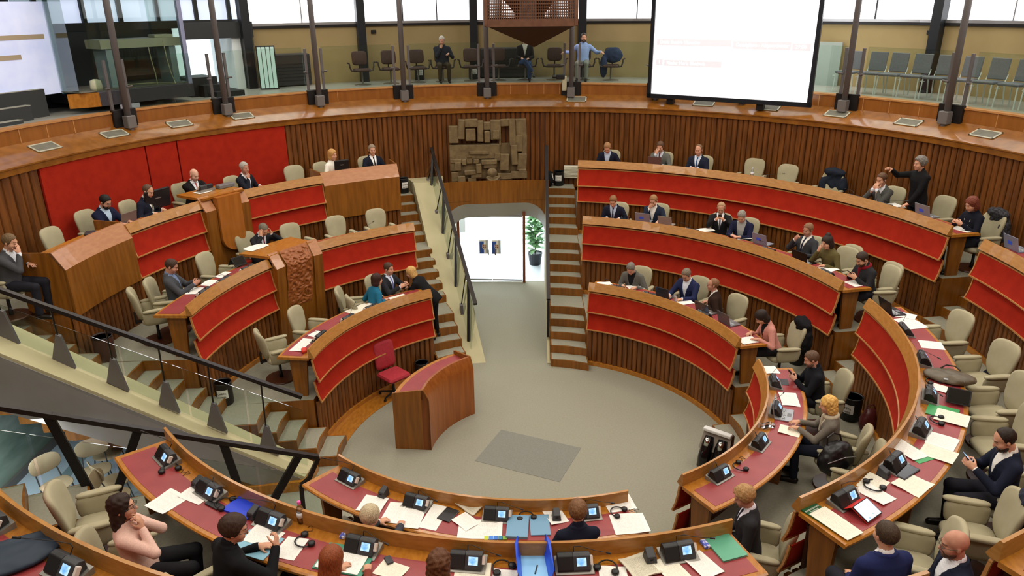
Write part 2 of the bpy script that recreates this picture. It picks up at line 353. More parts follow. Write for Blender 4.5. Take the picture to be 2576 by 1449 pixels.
# ================================================================ curved benches
def bench(label, k, t0, t1, red=None, slat=True, desk=True, ends=(1,1), plain=False, group=None):
    """one section of one row: sloped rim, two cloth panels, slatted base, leather-topped desk and its supports"""
    r, z = RK[k], ZK[k]; zb = STEP*k; zp = STEP*(k+1); d = 180/PI/r
    n = max(6, int((t1-t0)/2)); tm = (t0+t1)/2
    org = pt(tm, r+.2, zp)
    t = thing('curved_bench', label, 'bench', tuple(org), 0, group)
    def part(name, mb, m, **k2): return mb.build(name, m, t, origin=org, **k2)
    def fix():
        for o in t.children: o.location = (0,0,0)
    part('rim', MB().sweep([(r,z),(r+.026,z-.004),(r+.026,z-.17),(r-.04,z-.172),(r-.072,z-.155)], t0, t1, n), M_CAP)
    part('backing', MB().sweep([(r-.012,z-.165),(r+.024,z-.165),(r+.024,zb),(r-.012,zb)], t0+.2*d, t1-.2*d, n), M_DARKWOOD)
    if red is None: red = [(t0, t1)]
    for a, b in red:
        nn = max(6, int((b-a)/2))
        for j, (zt, zl) in enumerate(((z-.205, z-.585), (z-.60, z-.965))):
            h = zt-zl
            prof = [(r-.030,zt),(r-.048,zt-h*.35),(r-.075,zt-h*.7),(r-.118,zl),(r-.105,zl),(r-.06,zt-h*.7),(r-.03,zt-h*.35),(r-.014,zt)]
            p = part('cloth_panel', MB().sweep(prof, a+.012*d, b-.012*d, nn), M_RED, angle=40)
            tr = MB().sweep([(r-.130,zl+.004),(r-.100,zl+.008),(r-.100,zl-.020),(r-.130,zl-.016)], a, b, nn)
            if j == 0: tr.sweep([(r-.040,zt+.012),(r-.012,zt+.012),(r-.012,zt-.006),(r-.040,zt-.006)], a, b, nn)
            for e0, e1 in ((a, a+.022*d), (b-.022*d, b)):
                tr.sweep([(q-.010 if i < 4 else q, zz) for i, (q, zz) in enumerate(prof)], e0, e1, 1)
            tr.build('trim', M_TRIM, p, origin=org); p.children[0].location = (0,0,0)
    if slat:
        part('slatted_base', slats(r-.05, t0, t1, zb, z-.965, .108), M_SLAT)
        part('baseboard', MB().sweep([(r-.085,zb),(r-.085,zb+.085),(r-.0,zb+.085),(r-.0,zb)], t0, t1, n), M_DESK)
    if desk:
        zd = z-.16
        part('desktop', MB().sweep([(r+.024,zd),(r+.545,zd),(r+.56,zd-.012),(r+.55,zd-.045),(r+.024,zd-.045)], t0, t1, n), M_DESK)
        part('leather_inlay', MB().sweep([(r+.155,zd),(r+.155,zd+.003),(r+.505,zd+.003),(r+.505,zd)], t0+.06*d*(1 if ends[0] else 0), t1-.06*d*(1 if ends[1] else 0), n), M_LEATHER)
        sp = [t0+.09*d, t1-.13*d] if plain is False else []
        m = max(1, int((t1-t0)/d/1.35)); sp += [t0+(t1-t0)*i/m for i in range(1, m)]
        for a in sp:
            part('support', MB().sweep([(r+.09,zd-.045),(r+.40,zd-.045),(r+.36,zp),(r+.15,zp)], a, a+.045*d, 1), M_WOOD)
        part('modesty_shelf', MB().sweep([(r+.03,zd-.20),(r+.28,zd-.20),(r+.28,zd-.222),(r+.03,zd-.222)], t0+.14*d, t1-.14*d, n), M_DARKWOOD)
    fix(); return t
ROWS = ('front', 'middle', 'back')
for k in range(3):
    bench('curved wooden bench with red cloth panels, %s row on the right of the exit door' % ROWS[k], k, *ENDS['right'][k])
bench('curved bench with leather desk at right edge of the round floor, beside the woman typing', 0, *ENDS['side'][0])
bench('long curved bench sweeping down the right side, desk covered in loose sheets and a red tablet', 1, *ENDS['side'][1])
bench('curved bench cut by the right edge of the photo, a laptop on its rim', 2, *ENDS['side'][2])
bench('nearest-to-floor curved bench seen from behind at bottom centre', 0, *ENDS['near'][0])
bench('long curved desk across the bottom with screens, folders and headphones', 1, *ENDS['near'][1])
bench('curved desk cut by the bottom left corner, dark bag on it', 2, *ENDS['near'][2])
bench('front curved bench with red panels on the left, behind the speaker desk', 0, *ENDS['left'][0])
bench('middle-left curved bench with two red panels, ending at the railing', 1, -88.1, -62.7, ends=(1,0))
bench('middle-left curved bench with red panels beside the staircase and carved panel', 1, -50.2, -26.0, ends=(0,1))
bench('upper-left curved bench with red panels, between tall wooden box and rounded podium', 2, -75.3, -61.4, ends=(0,0), plain=True)
bench('upper-left curved bench with red panels, between rounded podium and plain desk box', 2, -53.0, -38.2, ends=(0,0), plain=True)
def desk_box(label, t0, t1, side):
    r, z = 7.10, 3.54; n = 10; zp = 2.58; org = pt((t0+t1)/2, r+.2, zp); d = 180/PI/r
    t = thing('desk_box', label, 'desk', tuple(org))
    P = {}
    MB().sweep([(r+.06,z),(r+.10,z),(r+.10,z-.02),(r-.08,z-.30),(r-.10,z-.27)], t0, t1, n).build('sloped_rim', mat('rim_pinkish','a8734e',.3,col2='b37f58',scale=(8,8,25),coat=.3), t, origin=org)
    MB().sweep([(r-.10,z-.27),(r-.06,z-.27),(r-.06,zp-.08),(r-.12,zp-.08)], t0, t1, n).build('front_panel', M_WOOD, t, origin=org)
    for a in (t0, t1-.03*d):
        MB().sweep([(r-.09,z-.27),(r+.07,z+.004),(r+.10,z+.004),(r+.62,z+.004),(r+.62,zp-.05),(r-.09,zp-.05)], a, a+.03*d, 1).build('side_panel', M_WOOD, t, origin=org)
    MB().sweep([(r+.05,z-.16),(r+.6,z-.16),(r+.6,z-.2),(r+.05,z-.2)], t0+.03*d, t1-.03*d, n).build('desktop', M_DESK, t, origin=org)
    slats(r-.05, t0, t1, 1.72, 2.52, .108).build('slatted_base', M_SLAT, t, origin=org)
    for o in t.children: o.location = (0,0,0)
desk_box('tall plain wooden desk box at the left end of the top bench, man with hand on face behind', -89.1, -75.3, 0)
desk_box('plain wooden desk box at the end of the top bench, woman in white and man in suit behind', -38.2, -23.7, 1)
# podium of the president with its round-bottomed shield, and the carved lectern below it
def podium():
    r = 7.06; t0, t1 = -61.4, -53.0; d = 180/PI/r; tm = (t0+t1)/2; org = pt(tm, r, 2.58)
    t = thing('podium', 'wooden podium with a rounded shield front below the bald man in black', 'podium', tuple(org))
    for a, b in ((t0, t0+2.0), (t1-1.6, t1)):
        MB().sweep([(r+.06,3.55),(r+.09,3.55),(r-.10,3.27),(r-.13,3.29)], a, b, 3).build('sloped_rim', mat('rim_pinkish','a8734e'), t, origin=org)
        MB().sweep([(r-.13,3.29),(r+.02,3.29),(r+.02,1.72),(r-.10,1.72)], a, b, 3).build('side_pillar', M_WOOD, t, origin=org)
    MB().sweep([(r-.07,3.30),(r+.05,3.5),(r+.10,1.72),(r-.04,1.72)], t0+2.0, t1-1.6, 6).build('front_panel', M_WOOD, t, origin=org)
    MB().sweep([(r-.06,3.54),(r+.7,3.54),(r+.7,3.49),(r-.04,3.49)], t0+.3, t1-.3, 6).build('desktop', M_DESK, t, origin=org)
    # shield: half-round tongue
    cx = tm+.2; hw = 2.25; P = []
    n = 16; zt, zc = 3.52, 2.72
    outline = [(-hw, zt)]+[(-hw*math.cos(PI*i/n), zc-.30*math.sin(PI*i/n)) for i in range(n+1)]+[(hw, zt)]
    f = [pt(cx+a, r-.17-.03*(1-(a/hw)**2), zz) for a, zz in outline]; b = [pt(cx+a, r-.03, zz) for a, zz in outline]
    MB().loft([f, b]).build('shield', mat('shield_wood','9a5a1c',.35,col2='a86626',scale=(14,14,1.6),detail=5,coat=.25), t, origin=org)
    for o in t.children: o.location = (0,0,0)
podium()
def carved_lectern():
    r = 5.27; t0, t1 = -62.7, -50.2; d = 180/PI/r; tm = (t0+t1)/2; org = pt(tm, r, 1.72)
    t = thing('carved_lectern', 'wooden lectern with a carved relief panel, in the gap of the middle-left bench', 'lectern', tuple(org))
    pk = mat('rim_pinkish','a8734e')
    for a, b in ((t0, t0+2.3), (t1-2.3, t1)):
        MB().sweep([(r+.02,2.72),(r+.06,2.72),(r-.12,2.44),(r-.15,2.46)], a, b, 3).build('sloped_rim', pk, t, origin=org)
        MB().sweep([(r-.15,2.46),(r+.0,2.46),(r+.0,.86),(r-.05,.86)], a, b, 3).build('side_pillar', M_WOOD, t, origin=org)
    MB().sweep([(r-.12,2.46),(r+.02,2.70),(r+.05,2.70),(r+.05,.86),(r-.02,.86)], t0+2.3, t1-2.3, 6).build('front_panel', M_WOOD, t, origin=org)
    MB().sweep([(r+.0,2.70),(r+.72,2.66),(r+.72,2.61),(r+.0,2.65)], t0-.4, t1-1, 6).build('desktop', M_DESK, t, origin=org)
    # carved relief: displaced tongue of twisting forms
    nx, nz = 44, 90; V = []; F = []
    rnd = random.Random(3); segs = [(rnd.uniform(0,1), rnd.uniform(0,1), rnd.uniform(0,PI), rnd.uniform(.05,.11), rnd.uniform(.015,.026)) for _ in range(230)]
    hh = np.zeros((nz+1, nx+1)); X, Z = np.meshgrid(np.linspace(0,1,nx+1), np.linspace(0,1,nz+1))
    wid, hei = .62, 1.25
    for sx, sz, an, ln, wd in segs:
        dx = (X-sx)*wid; dz = (Z-sz)*hei; u = dx*math.cos(an)+dz*math.sin(an); v = -dx*math.sin(an)+dz*math.cos(an)+.25*u*u/ln
        q = 1-(u/ln)**2-(v/wd)**2; hh = np.maximum(hh, np.sqrt(np.clip(q,0,1))*.034)
    for i in range(nz+1):
        f = i/nz
        for j in range(nx+1):
            x = j/nx; a = tm+(x-.5)*6.9; s = f*1.28
            if s < .33: rr = r+.02-.5*s; zz = 2.72-.80*s
            else: rr = r+.02-.165+(s-.33)*.12; zz = 2.456-(s-.33)*.985
            edge = min(1, 8*min(x, 1-x, f*2, (1-f)*2)+.15)
            wob = .012*math.sin(f*19)*(1 if x > .5 else -1)*max(0, abs(x-.5)*2-.9)*10
            V.append(pt(a+wob*8, rr-.012-hh[i][j]*edge, zz))
    for i in range(nz):
        for j in range(nx):
            q = i*(nx+1)+j; F.append((q, q+1, q+nx+2, q+nx+1))
    MB().add(V, F).build('carved_relief', mat('carved_wood','8a4e22',.4,col2='9d5c2c',scale=(20,20,20)), t, smooth=True, origin=org)
    for o in t.children: o.location = (0,0,0)
carved_lectern()
# speaker's desk on the round floor
def speaker_desk():
    org = pt(-60, 1.9, 0)
    t = thing('speaker_desk', 'free-standing curved wooden speaker desk with red leather top on the round floor', 'desk', tuple(org))
    t0, t1 = -84.5, -35.5
    MB().sweep([(1.63,0),(1.63,.93),(1.72,1.12),(1.76,1.12),(1.76,0)], t0, t1, 26).build('front_panel', mat('lectern_veneer','85481a',.35,col2='995720',scale=(18,18,1.2),detail=5,coat=.25), t, origin=org, angle=30)
    for a in (t0, t1-1.0):
        MB().sweep([(1.63,0),(1.63,.93),(1.72,1.13),(2.24,1.05),(2.24,0)], a, a+1.0, 1).build('side_panel', M_WOOD, t, origin=org)
    MB().sweep([(1.72,.985),(2.24,.985),(2.24,.945),(1.72,.945)], t0+1, t1-1, 26).build('desktop', M_DESK, t, origin=org)
    MB().sweep([(1.77,.985),(2.17,.985),(2.17,.989),(1.77,.989)], t0+1, t1-1, 26).build('leather_inlay', M_LEATHER, t, origin=org)
    for o in t.children: o.location = (0,0,0)
speaker_desk()
# ================================================================ people: signed-distance bodies meshed with surface nets
def smin(a, b, k):
    if k <= 0: return np.minimum(a, b)
    h = np.clip(.5+.5*(b-a)/k, 0, 1); return b+(a-b)*h-k*h*(1-h)
class Field:
    def __init__(s): s.ops = []
    def op(s, kind, fn, lo, hi, k): s.ops.append((kind, fn, np.array(lo, float), np.array(hi, float), k)); return s
    def rc(s, a, b, ra, rb, k=.02, kind='add'):
        a = np.array(a, float); b = np.array(b, float); ba = b-a; L = max(float(ba@ba), 1e-9); m = max(ra, rb)
        def fn(X, Y, Z):
            x, y, z = X-a[0], Y-a[1], Z-a[2]; t = np.clip((x*ba[0]+y*ba[1]+z*ba[2])/L, 0, 1)
            return np.sqrt((x-t*ba[0])**2+(y-t*ba[1])**2+(z-t*ba[2])**2)-(ra+(rb-ra)*t)
        return s.op(kind, fn, np.minimum(a, b)-m, np.maximum(a, b)+m, k)
    def el(s, c, r, M=None, k=.015, kind='add', noise=None):
        c = np.array(c, float); r = np.array(r, float); A = np.eye(3) if M is None else np.array(M, float)  # columns = local axes
        def fn(X, Y, Z):
            x, y, z = X-c[0], Y-c[1], Z-c[2]
            u = (x*A[0,0]+y*A[1,0]+z*A[2,0])/r[0]; v = (x*A[0,1]+y*A[1,1]+z*A[2,1])/r[1]; w = (x*A[0,2]+y*A[1,2]+z*A[2,2])/r[2]
            k0 = np.sqrt(u*u+v*v+w*w); k1 = np.sqrt((u/r[0])**2+(v/r[1])**2+(w/r[2])**2)+1e-6
            d = k0*(k0-1)/k1
            if noise: d = d-noise[0]*(np.sin(X*noise[1]+2*np.sin(Z*noise[1]*.6))*np.sin(Y*noise[1]*1.1+1.3*np.sin(X*noise[1]*.5))*np.sin(Z*noise[1]*.9+Y*20))
            return d
        e = np.sqrt(((A*r[None,:])**2).sum(1))+(noise[0] if noise else 0)
        return s.op(kind, fn, c-e, c+e, k)
    def fn(s, kind, f, lo, hi, k=0.0): return s.op(kind, f, lo, hi, k)
    def mesh(s, vox):
        adds = [o for o in s.ops if o[0] == 'add']
        lo = np.min([o[2] for o in adds], 0)-3*vox; hi = np.max([o[3] for o in adds], 0)+3*vox
        n = np.ceil((hi-lo)/vox).astype(int)+1; ax = [lo[i]+vox*np.arange(n[i]) for i in range(3)]
        D = np.full(tuple(n), .3, np.float32)
        for kind, fn, a, b, k in s.ops:
            m = .035+k if kind == 'add' else vox*2
            sl = tuple(slice(max(0, int((a[i]-m-lo[i])/vox)), min(n[i], int((b[i]+m-lo[i])/vox)+2)) for i in range(3))
            if any(q.stop <= q.start for q in sl): continue
            X, Y, Z = ax[0][sl[0]][:,None,None], ax[1][sl[1]][None,:,None], ax[2][sl[2]][None,None,:]
            d = fn(X, Y, Z).astype(np.float32)
            if kind == 'add': D[sl] = smin(D[sl], d, k)
            elif kind == 'cut': D[sl] = np.maximum(D[sl], -d)
            elif kind == 'scut': D[sl] = -smin(-D[sl], d, k)
        return nets(D, lo, vox)
def nets(D, lo, vox):
    sg = D < 0; c = [sg[i:sg.shape[0]-1+i, j:sg.shape[1]-1+j, k:sg.shape[2]-1+k] for i in (0,1) for j in (0,1) for k in (0,1)]
    cnt = sum(q.astype(np.int8) for q in c); act = (cnt > 0) & (cnt < 8); idx = np.argwhere(act)
    if len(idx) == 0: return np.zeros((0,3)), np.zeros((0,4), int)
    I = np.full(act.shape, -1, np.int64); I[act] = np.arange(len(idx))
    P = np.zeros((len(idx), 3)); N = np.zeros(len(idx)); offs = [(i,j,k) for i in (0,1) for j in (0,1) for k in (0,1)]
    val = {o: D[idx[:,0]+o[0], idx[:,1]+o[1], idx[:,2]+o[2]] for o in offs}
    for a in offs:
        for d in range(3):
            if a[d]: continue
            b = tuple(1 if q == d else a[q] for q in range(3)); va, vb = val[a], val[b]; m = (va < 0) != (vb < 0)
            t = np.where(m, va/np.where(m, va-vb, 1), 0); q = np.tile(np.array(a, float), (len(idx), 1)); q[:,d] += t
            P[m] += q[m]; N[m] += 1
    V = (idx+P/N[:,None])*vox+lo
    F = []
    for d in range(3):
        u, v = (d+1) % 3, (d+2) % 3
        s0 = [slice(1, -1)]*3; s0[d] = slice(0, -1); s1 = list(s0); s1[d] = slice(1, None)
        A, B = sg[tuple(s0)], sg[tuple(s1)]; m = A != B; e = np.argwhere(m); base = e.copy()
        for q in range(3):
            if q != d: base[:,q] += 1
        inside = A[m]
        def cell(du, dv):
            w = base.copy(); w[:,u] -= du; w[:,v] -= dv; return I[w[:,0], w[:,1], w[:,2]]
        q = np.stack([cell(1,1), cell(0,1), cell(0,0), cell(1,0)], 1)
        q[~inside] = q[~inside][:, ::-1]; F.append(q)
    F = np.concatenate(F); return V, F[(F >= 0).all(1)]
def mesh_obj(name, V, F, m, parent=None):
    me = bpy.data.meshes.new(name); me.vertices.add(len(V)); me.vertices.foreach_set('co', np.asarray(V, np.float32).ravel())
    me.loops.add(F.size); me.loops.foreach_set('vertex_index', F.ravel().astype(np.int32))
    me.polygons.add(len(F)); me.polygons.foreach_set('loop_start', np.arange(0, F.size, 4, dtype=np.int32))
    me.polygons.foreach_set('use_smooth', np.ones(len(F), bool)); me.update(calc_edges=True); me.validate()
    me.materials.append(m); o = bpy.data.objects.new(name, me); COL.objects.link(o)
    if parent is not None: o.parent = parent
    return o
def rot(yaw=0, pitch=0, roll=0):
    """columns = local axes; yaw>0 turns to the figure's left, pitch>0 bows forward, roll>0 tips to its right"""
    y, p, r = R(yaw), R(pitch), R(roll)
    return np.array(Rz(y) @ Rx(-p) @ Ry(r))
TORSO = np.array([(-.13,.150,.118,0),(-.06,.165,.128,0),(.02,.166,.126,0),(.14,.148,.110,.004),(.26,.156,.114,.008),(.36,.172,.112,.004),(.43,.176,.094,-.006),(.475,.135,.072,-.014),(.515,.075,.058,-.018)])
SKIN = {'fair': ('d2a081','c8937a'), 'pale': ('dbb097','d0a088'), 'ruddy': ('c4917a','b8836c'), 'tan': ('b98564','ae7a5a')}
def cloth(hexa, kind='cloth'):
    r = .85 if kind == 'cloth' else .5
    a = tuple(int(hexa[i:i+2], 16)/255 for i in (0,2,4)); b = tuple(min(1, v*1.05+.006) for v in a)
    return mat('cloth_'+hexa, a, r, col2=b, scale=(90,90,90), bump=.12, bscale=180, spec=.2)
def person(label, x, y, z, az, look, lean=0, twist=0, side=0, head=(0,0,0), lw=None, rw=None, lh=None, rh=None, lc=25, rc_=25, le=None, re=None, stand=False, seat=.46, vox=.013, legs='down', scale=1.0, group=None, hipz=None, lp=None, rp=None):
    """one figure, facing azimuth az, floor at z.  lw/rw: wrist targets in body space (right, forward, up); lh/rh hand directions; lp/rp back-of-hand normals; lc/rc_: finger curl"""
    fem = look.get('fem', False); fs = .90 if fem else 1.0; bulk = look.get('bulk', 1.0)
    pel = np.array([0, 0, (hipz or .93) if stand else seat+.085])
    T = rot(twist, lean, side)
    tp = lambda p: pel+T @ np.array(p, float)
    prof = TORSO.copy(); prof[:,1] *= fs*bulk; prof[:,2] *= (.95 if fem else 1.0)*bulk
    def torso(inf):
        def fn(X, Y, Z):
            x, y, zz = X-pel[0], Y-pel[1], Z-pel[2]
            u = x*T[0,0]+y*T[1,0]+zz*T[2,0]; v = x*T[0,1]+y*T[1,1]+zz*T[2,1]; h = x*T[0,2]+y*T[1,2]+zz*T[2,2]
            hc = np.clip(h, prof[0,0], prof[-1,0]); a = np.interp(hc, prof[:,0], prof[:,1])+inf; b = np.interp(hc, prof[:,0], prof[:,2])+inf; yo = np.interp(hc, prof[:,0], prof[:,3])
            d = (np.sqrt((u/a)**2+((v-yo)/b)**2)-1)*np.minimum(a, b); e = np.abs(h-hc)-inf
            return np.where(e > 0, np.sqrt(np.maximum(d, 0)**2+np.maximum(e,0)**2)+np.minimum(np.maximum(d, e), 0), d)
        c = tp((0,0,.19)); return fn, c-.46, c+.46
    def tloc(X, Y, Z):
        x, y, zz = X-pel[0], Y-pel[1], Z-pel[2]
        return x*T[0,0]+y*T[1,0]+zz*T[2,0], x*T[0,1]+y*T[1,1]+zz*T[2,1], x*T[0,2]+y*T[1,2]+zz*T[2,2]
    # head
    H = rot(*head); N = tp((0,-.012,.50)); hc = N+(T @ np.array([0,.012,.05]))+H @ np.array([0,.022,.108]); hp = lambda p: hc+H @ np.array(p, float)
    # arms
    def arm(sd, w, hint):
        s = tp((sd*.178*fs*(.5+.5*bulk),-.008,.425)); w = np.array(w, float); L1, L2 = .285, .255; v = w-s; d = np.linalg.norm(v)
        if d > (L1+L2)*.995: w = s+v/d*(L1+L2)*.995; v = w-s; d = np.linalg.norm(v)
        d = max(d, .12); w = s+v/np.linalg.norm(v)*d; v = w-s
        a = (L1*L1-L2*L2+d*d)/(2*d); h = math.sqrt(max(L1*L1-a*a, 0)); u = v/d
        hint = np.array(hint, float); p = hint-u*(hint@u); p /= np.linalg.norm(p)+1e-9
        return s, s+u*a+p*h, w
    if lw is None: lw = (-.17,.34,seat+.30) if not stand else (-.24,.05,.78)
    if rw is None: rw = (.17,.34,seat+.30) if not stand else (.24,.05,.78)
    A = {}
    for sd, w, e in ((-1, lw, le), (1, rw, re)):
        A[sd] = arm(sd, w, e or (sd*.6,-.5,-.7))
    # legs
    LG = {}
    for sd in (-1, 1):
        hip = np.array([sd*.092, 0, pel[2]-.01])
        if stand:
            kn = np.array([sd*.10,.03,pel[2]*.53]); an = np.array([sd*.10,-.01,.085])
        elif legs == 'crossed' and sd == 1:
            kn = np.array([.02,.46,seat+.16]); an = np.array([-.20,.56,seat-.12])
        else:
            kn = np.array([sd*.13,.43,seat+.06]); an = np.array([sd*.13,.40,.085])
        if legs == 'spread' and not stand: kn[0] = sd*.20; an[0] = sd*.19
        LG[sd] = (hip, kn, an)
    B = Field()
    f, lo, hi = torso(-.010); B.fn('add', f, lo, hi, .02)
    B.rc(tp((0,-.02,.47)), hp((0,-.025,-.075)), .055*fs, .053*fs, .02)
    hs = look.get('hs', 1.0)
    B.el(hp((0,-.014,.032)), (.076,.096,.088), H, .0); B.el(hp((0,.020,-.045)), (.060,.070,.077), H, .02)
    B.el(hp((0,.066,-.098)), (.026,.020,.020), H, .02)
    for sd in (-1, 1):
        B.el(hp((sd*.036,.048,-.034)), (.032,.034,.032), H, .02); B.el(hp((sd*.079,-.012,-.008)), (.009,.019,.031), H, .006)
        B.el(hp((sd*.031,.094,.006)), (.019,.014,.011), H, .008, 'scut')
        B.el(hp((sd*.031,.077,.004)), (.0135,.0115,.0095), H, .003)
    B.el(hp((0,.078,.026)), (.046,.014,.010), H, .012)
    B.rc(hp((0,.086,.008)), hp((0,.107,-.034)), .0085, .0125, .010)
    for sd in (-1, 1): B.el(hp((sd*.012,.094,-.037)), (.008,.009,.007), H, .006)
    B.el(hp((0,.084,-.066)), (.023,.009,.0055), H, .004); B.el(hp((0,.082,-.078)), (.019,.010,.0065), H, .004)
    HANDS = {}
    for sd, hd, cu, nm in ((-1, lh, lc, lp), (1, rh, rc_, rp)):
        s, e, w = A[sd]
        B.rc(s, e, .042*fs, .038*fs, .012); B.rc(e, w, .039*fs, .026*fs, .015)
        dy = np.array(hd, float) if hd is not None else w-e
        dy = dy/np.linalg.norm(dy); up = np.array(nm if nm is not None else (0,0,1), float); dz = up-dy*(up@dy)
        if np.linalg.norm(dz) < .1: dz = np.array([sd*1., .2, 0])-dy*(dy@np.array([sd*1., .2, 0]))
        dz /= np.linalg.norm(dz); dx = np.cross(dy, dz); Hm = np.stack([dx, dy, dz], 1)
        q = lambda p: w+Hm @ np.array(p, float)
        B.rc(q((0,-.02,0)), q((0,.03,0)), .024*fs, .024*fs, .02); B.el(q((0,.052,0)), (.041*fs,.050,.0165), Hm, .015)
        HANDS[sd] = q((0,.09,-.02))
        for i, (fx, fl) in enumerate(((-.031,.062),(-.0105,.076),(.0105,.080),(.031,.070))):
            p = np.array([fx*fs, .085 if i in (1,2) else .078, 0.0]); ang = R(cu*.6); rr = (.0092,.0085,.0076,.0066)
            for j in range(3):
                L = fl*(.45,.31,.24)[j]; p2 = p+np.array([fx*.12*(1 if j == 0 else 0), math.cos(ang)*L, -math.sin(ang)*L])
                B.rc(q(p), q(p2), rr[j]*fs, rr[j+1]*fs, .0055); p = p2; ang += R(cu)
        tx = -sd   # thumb side
        p0 = np.array([tx*.030*fs,.022,-.004]); p1 = p0+np.array([tx*.026,.032,-.010-.0004*cu]); p2 = p1+np.array([tx*.004,.030,-.008-.0003*cu])
        B.rc(q(p0), q(p1), .0125, .0105, .010); B.rc(q(p1), q(p2), .0105, .0085, .004)
    for sd in (-1, 1):
        hip, kn, an = LG[sd]
        B.rc(hip, kn, .078, .052, .03); B.rc(kn, an, .050, .036, .02)
        fd = np.array([0,1.,0]) if not (legs == 'crossed' and sd == 1 and not stand) else np.array([-.3,.75,-.55])
        B.rc(an+np.array([0,-.02,-.035]), an+fd*.14+np.array([0,0,-.05]), .036, .026, .02)
    V, F = B.mesh(vox); sk = SKIN[look.get('skin','fair')]
    body = mesh_obj('person', V, F, mat('skin_'+look.get('skin','fair'), sk[0], .55, col2=sk[1], scale=(18,18,18), spec=.35))
    body.location = (x, y, z); body.rotation_euler = (0, 0, -R(az)); body.scale = (scale,)*3
    tag(body, label, 'person', group)
    P = body
    # ---- upper garment
    top = look.get('top','1b1c22'); inf = look.get('inf', .014); G = Field()
    f, lo, hi = torso(inf); G.fn('add', f, lo, hi, .02)
    for sd in (-1, 1):
        s, e, w = A[sd]; w2 = e+(w-e)*look.get('sleeve', .93)
        G.rc(s+(tp((0,0,.2))-s)*.03, e, .064*fs*(.6+.4*bulk), .052*fs, .035); G.rc(e, w2, .051*fs, .040*fs, .015)
    style = look.get('style','jacket')
    if style in ('jacket','open'):
        wv = .080 if style == 'jacket' else .095; hb = .17 if style == 'jacket' else -.05
        f2, lo2, hi2 = torso(inf+.007)
        def lapel(X, Y, Z):
            u, v, h = tloc(X, Y, Z); w = np.clip((h-hb)/(.50-hb), 0, 1)*wv
            return np.maximum.reduce([f2(X, Y, Z), np.abs(np.abs(u)-w-.018)-.018, hb-h, h-.485, -v])
        G.fn('add', lapel, lo2, hi2, .002)
        def vcut(X, Y, Z):
            u, v, h = tloc(X, Y, Z); w = np.clip((h-hb)/(.50-hb), 0, 1)*wv
            return np.maximum.reduce([np.abs(u)-w, hb-h, -v+.0*u])
        c = tp((0,.08,.3)); G.fn('cut', vcut, c-.30, c+.30)
        # collar roll at the nape
        G.rc(tp((-.06,-.045,.50)), tp((.06,-.045,.50)), .026, .026, .012)
    if style in ('sweater','turtle','coat'):
        G.rc(tp((0,-.018,.49)), tp((0,-.012,.515 if style == 'sweater' else .545)), .066, .063, .012)
        G.rc(tp((0,-.012,.50)), tp((0,.02,.60)), .052, .056, 0, 'cut')
    V, F = G.mesh(vox); mesh_obj({'jacket':'jacket','open':'cardigan','sweater':'sweater','turtle':'sweater','coat':'coat','vest':'vest','shirt':'shirt'}.get(style,'jacket'), V, F, cloth(top), P)
    # ---- shirt with collar and cuffs
    if look.get('shirt'):
        Q = Field(); f, lo, hi = torso(.004)
        def half(X, Y, Z):
            u, v, h = tloc(X, Y, Z); return np.maximum.reduce([f(X, Y, Z), (.08 if style == 'jacket' else -.1)-h])
        Q.fn('add', half, lo, hi, .0)
        if not look.get('nocollar'):
            Q.rc(tp((0,-.016,.49)), tp((0,-.010,.528)), .0655*fs+.002, .062*fs+.002, .006)
            Q.rc(tp((0,-.01,.50)), tp((0,.015,.62)), .054*fs, .054*fs, 0, 'cut')
            if not look.get('tie'): Q.el(tp((0,.075,.535)), (.020,.05,.05), T, 0, 'cut')
        if style in ('jacket','open') and look.get('cuffs', True):
            for sd in (-1, 1):
                s, e, w = A[sd]; Q.rc(e+(w-e)*.88, e+(w-e)*.99, .037*fs, .034*fs, .0)
        V, F = Q.mesh(vox*.85); mesh_obj('shirt', V, F, cloth(look['shirt']), P)
    if look.get('tie'):
        Q = Field(); f, lo, hi = torso(.013)
        def tie(X, Y, Z):
            u, v, h = tloc(X, Y, Z); tw = np.where(h > .455, .018, .013+.10*(.455-h)*.35)
            return np.maximum.reduce([f(X, Y, Z), np.abs(u)-tw, h-.495, .06-h, -v, -f(X, Y, Z)-.016])
        Q.fn('add', tie, lo, hi); Q.el(tp((0,.062,.478)), (.018,.014,.018), T, .004)
        V, F = Q.mesh(vox*.7); mesh_obj('tie', V, F, cloth(look['tie']), P)
    if look.get('scarf'):
        Q = Field()
        for i in range(12):
            a0, a1 = 2*PI*i/12, 2*PI*(i+1)/12
            Q.rc(tp((.075*math.sin(a0),-.01+.07*math.cos(a0),.50-.012*math.cos(a0))), tp((.075*math.sin(a1),-.01+.07*math.cos(a1),.50-.012*math.cos(a1))), .030, .030, .01)
        Q.rc(tp((.03,.085,.47)), tp((.035,.125,.25)), .030, .026, .012)
        V, F = Q.mesh(vox); mesh_obj('scarf', V, F, cloth(look['scarf']), P)
    if look.get('lanyard'):
        MB().tube([tp((-.055,.03,.50)), tp((-.06,.11,.38)), tp((-.012,.137,.18))], .004, 5).tube([tp((.055,.03,.50)), tp((.06,.11,.38)), tp((.012,.137,.18))], .004, 5).build('lanyard', M_WHITE, P)
    # ---- trousers and shoes
    L = Field(); fp, lo, hi = torso(.012)
    def pelv(X, Y, Z):
        u, v, h = tloc(X, Y, Z); return np.maximum(fp(X, Y, Z), h-.02)
    L.fn('add', pelv, lo, hi, .02)
    SH = Field()
    for sd in (-1, 1):
        hip, kn, an = LG[sd]; L.rc(hip, kn, .092, .066, .03); L.rc(kn, an+(kn-an)*.05, .064, .054, .02)
        fd = np.array([0,1.,0]) if not (legs == 'crossed' and sd == 1 and not stand) else np.array([-.3,.75,-.55])
        SH.rc(an+np.array([0,-.03,-.038]), an+fd*.16+np.array([0,0,-.052]), .044, .034, .02)
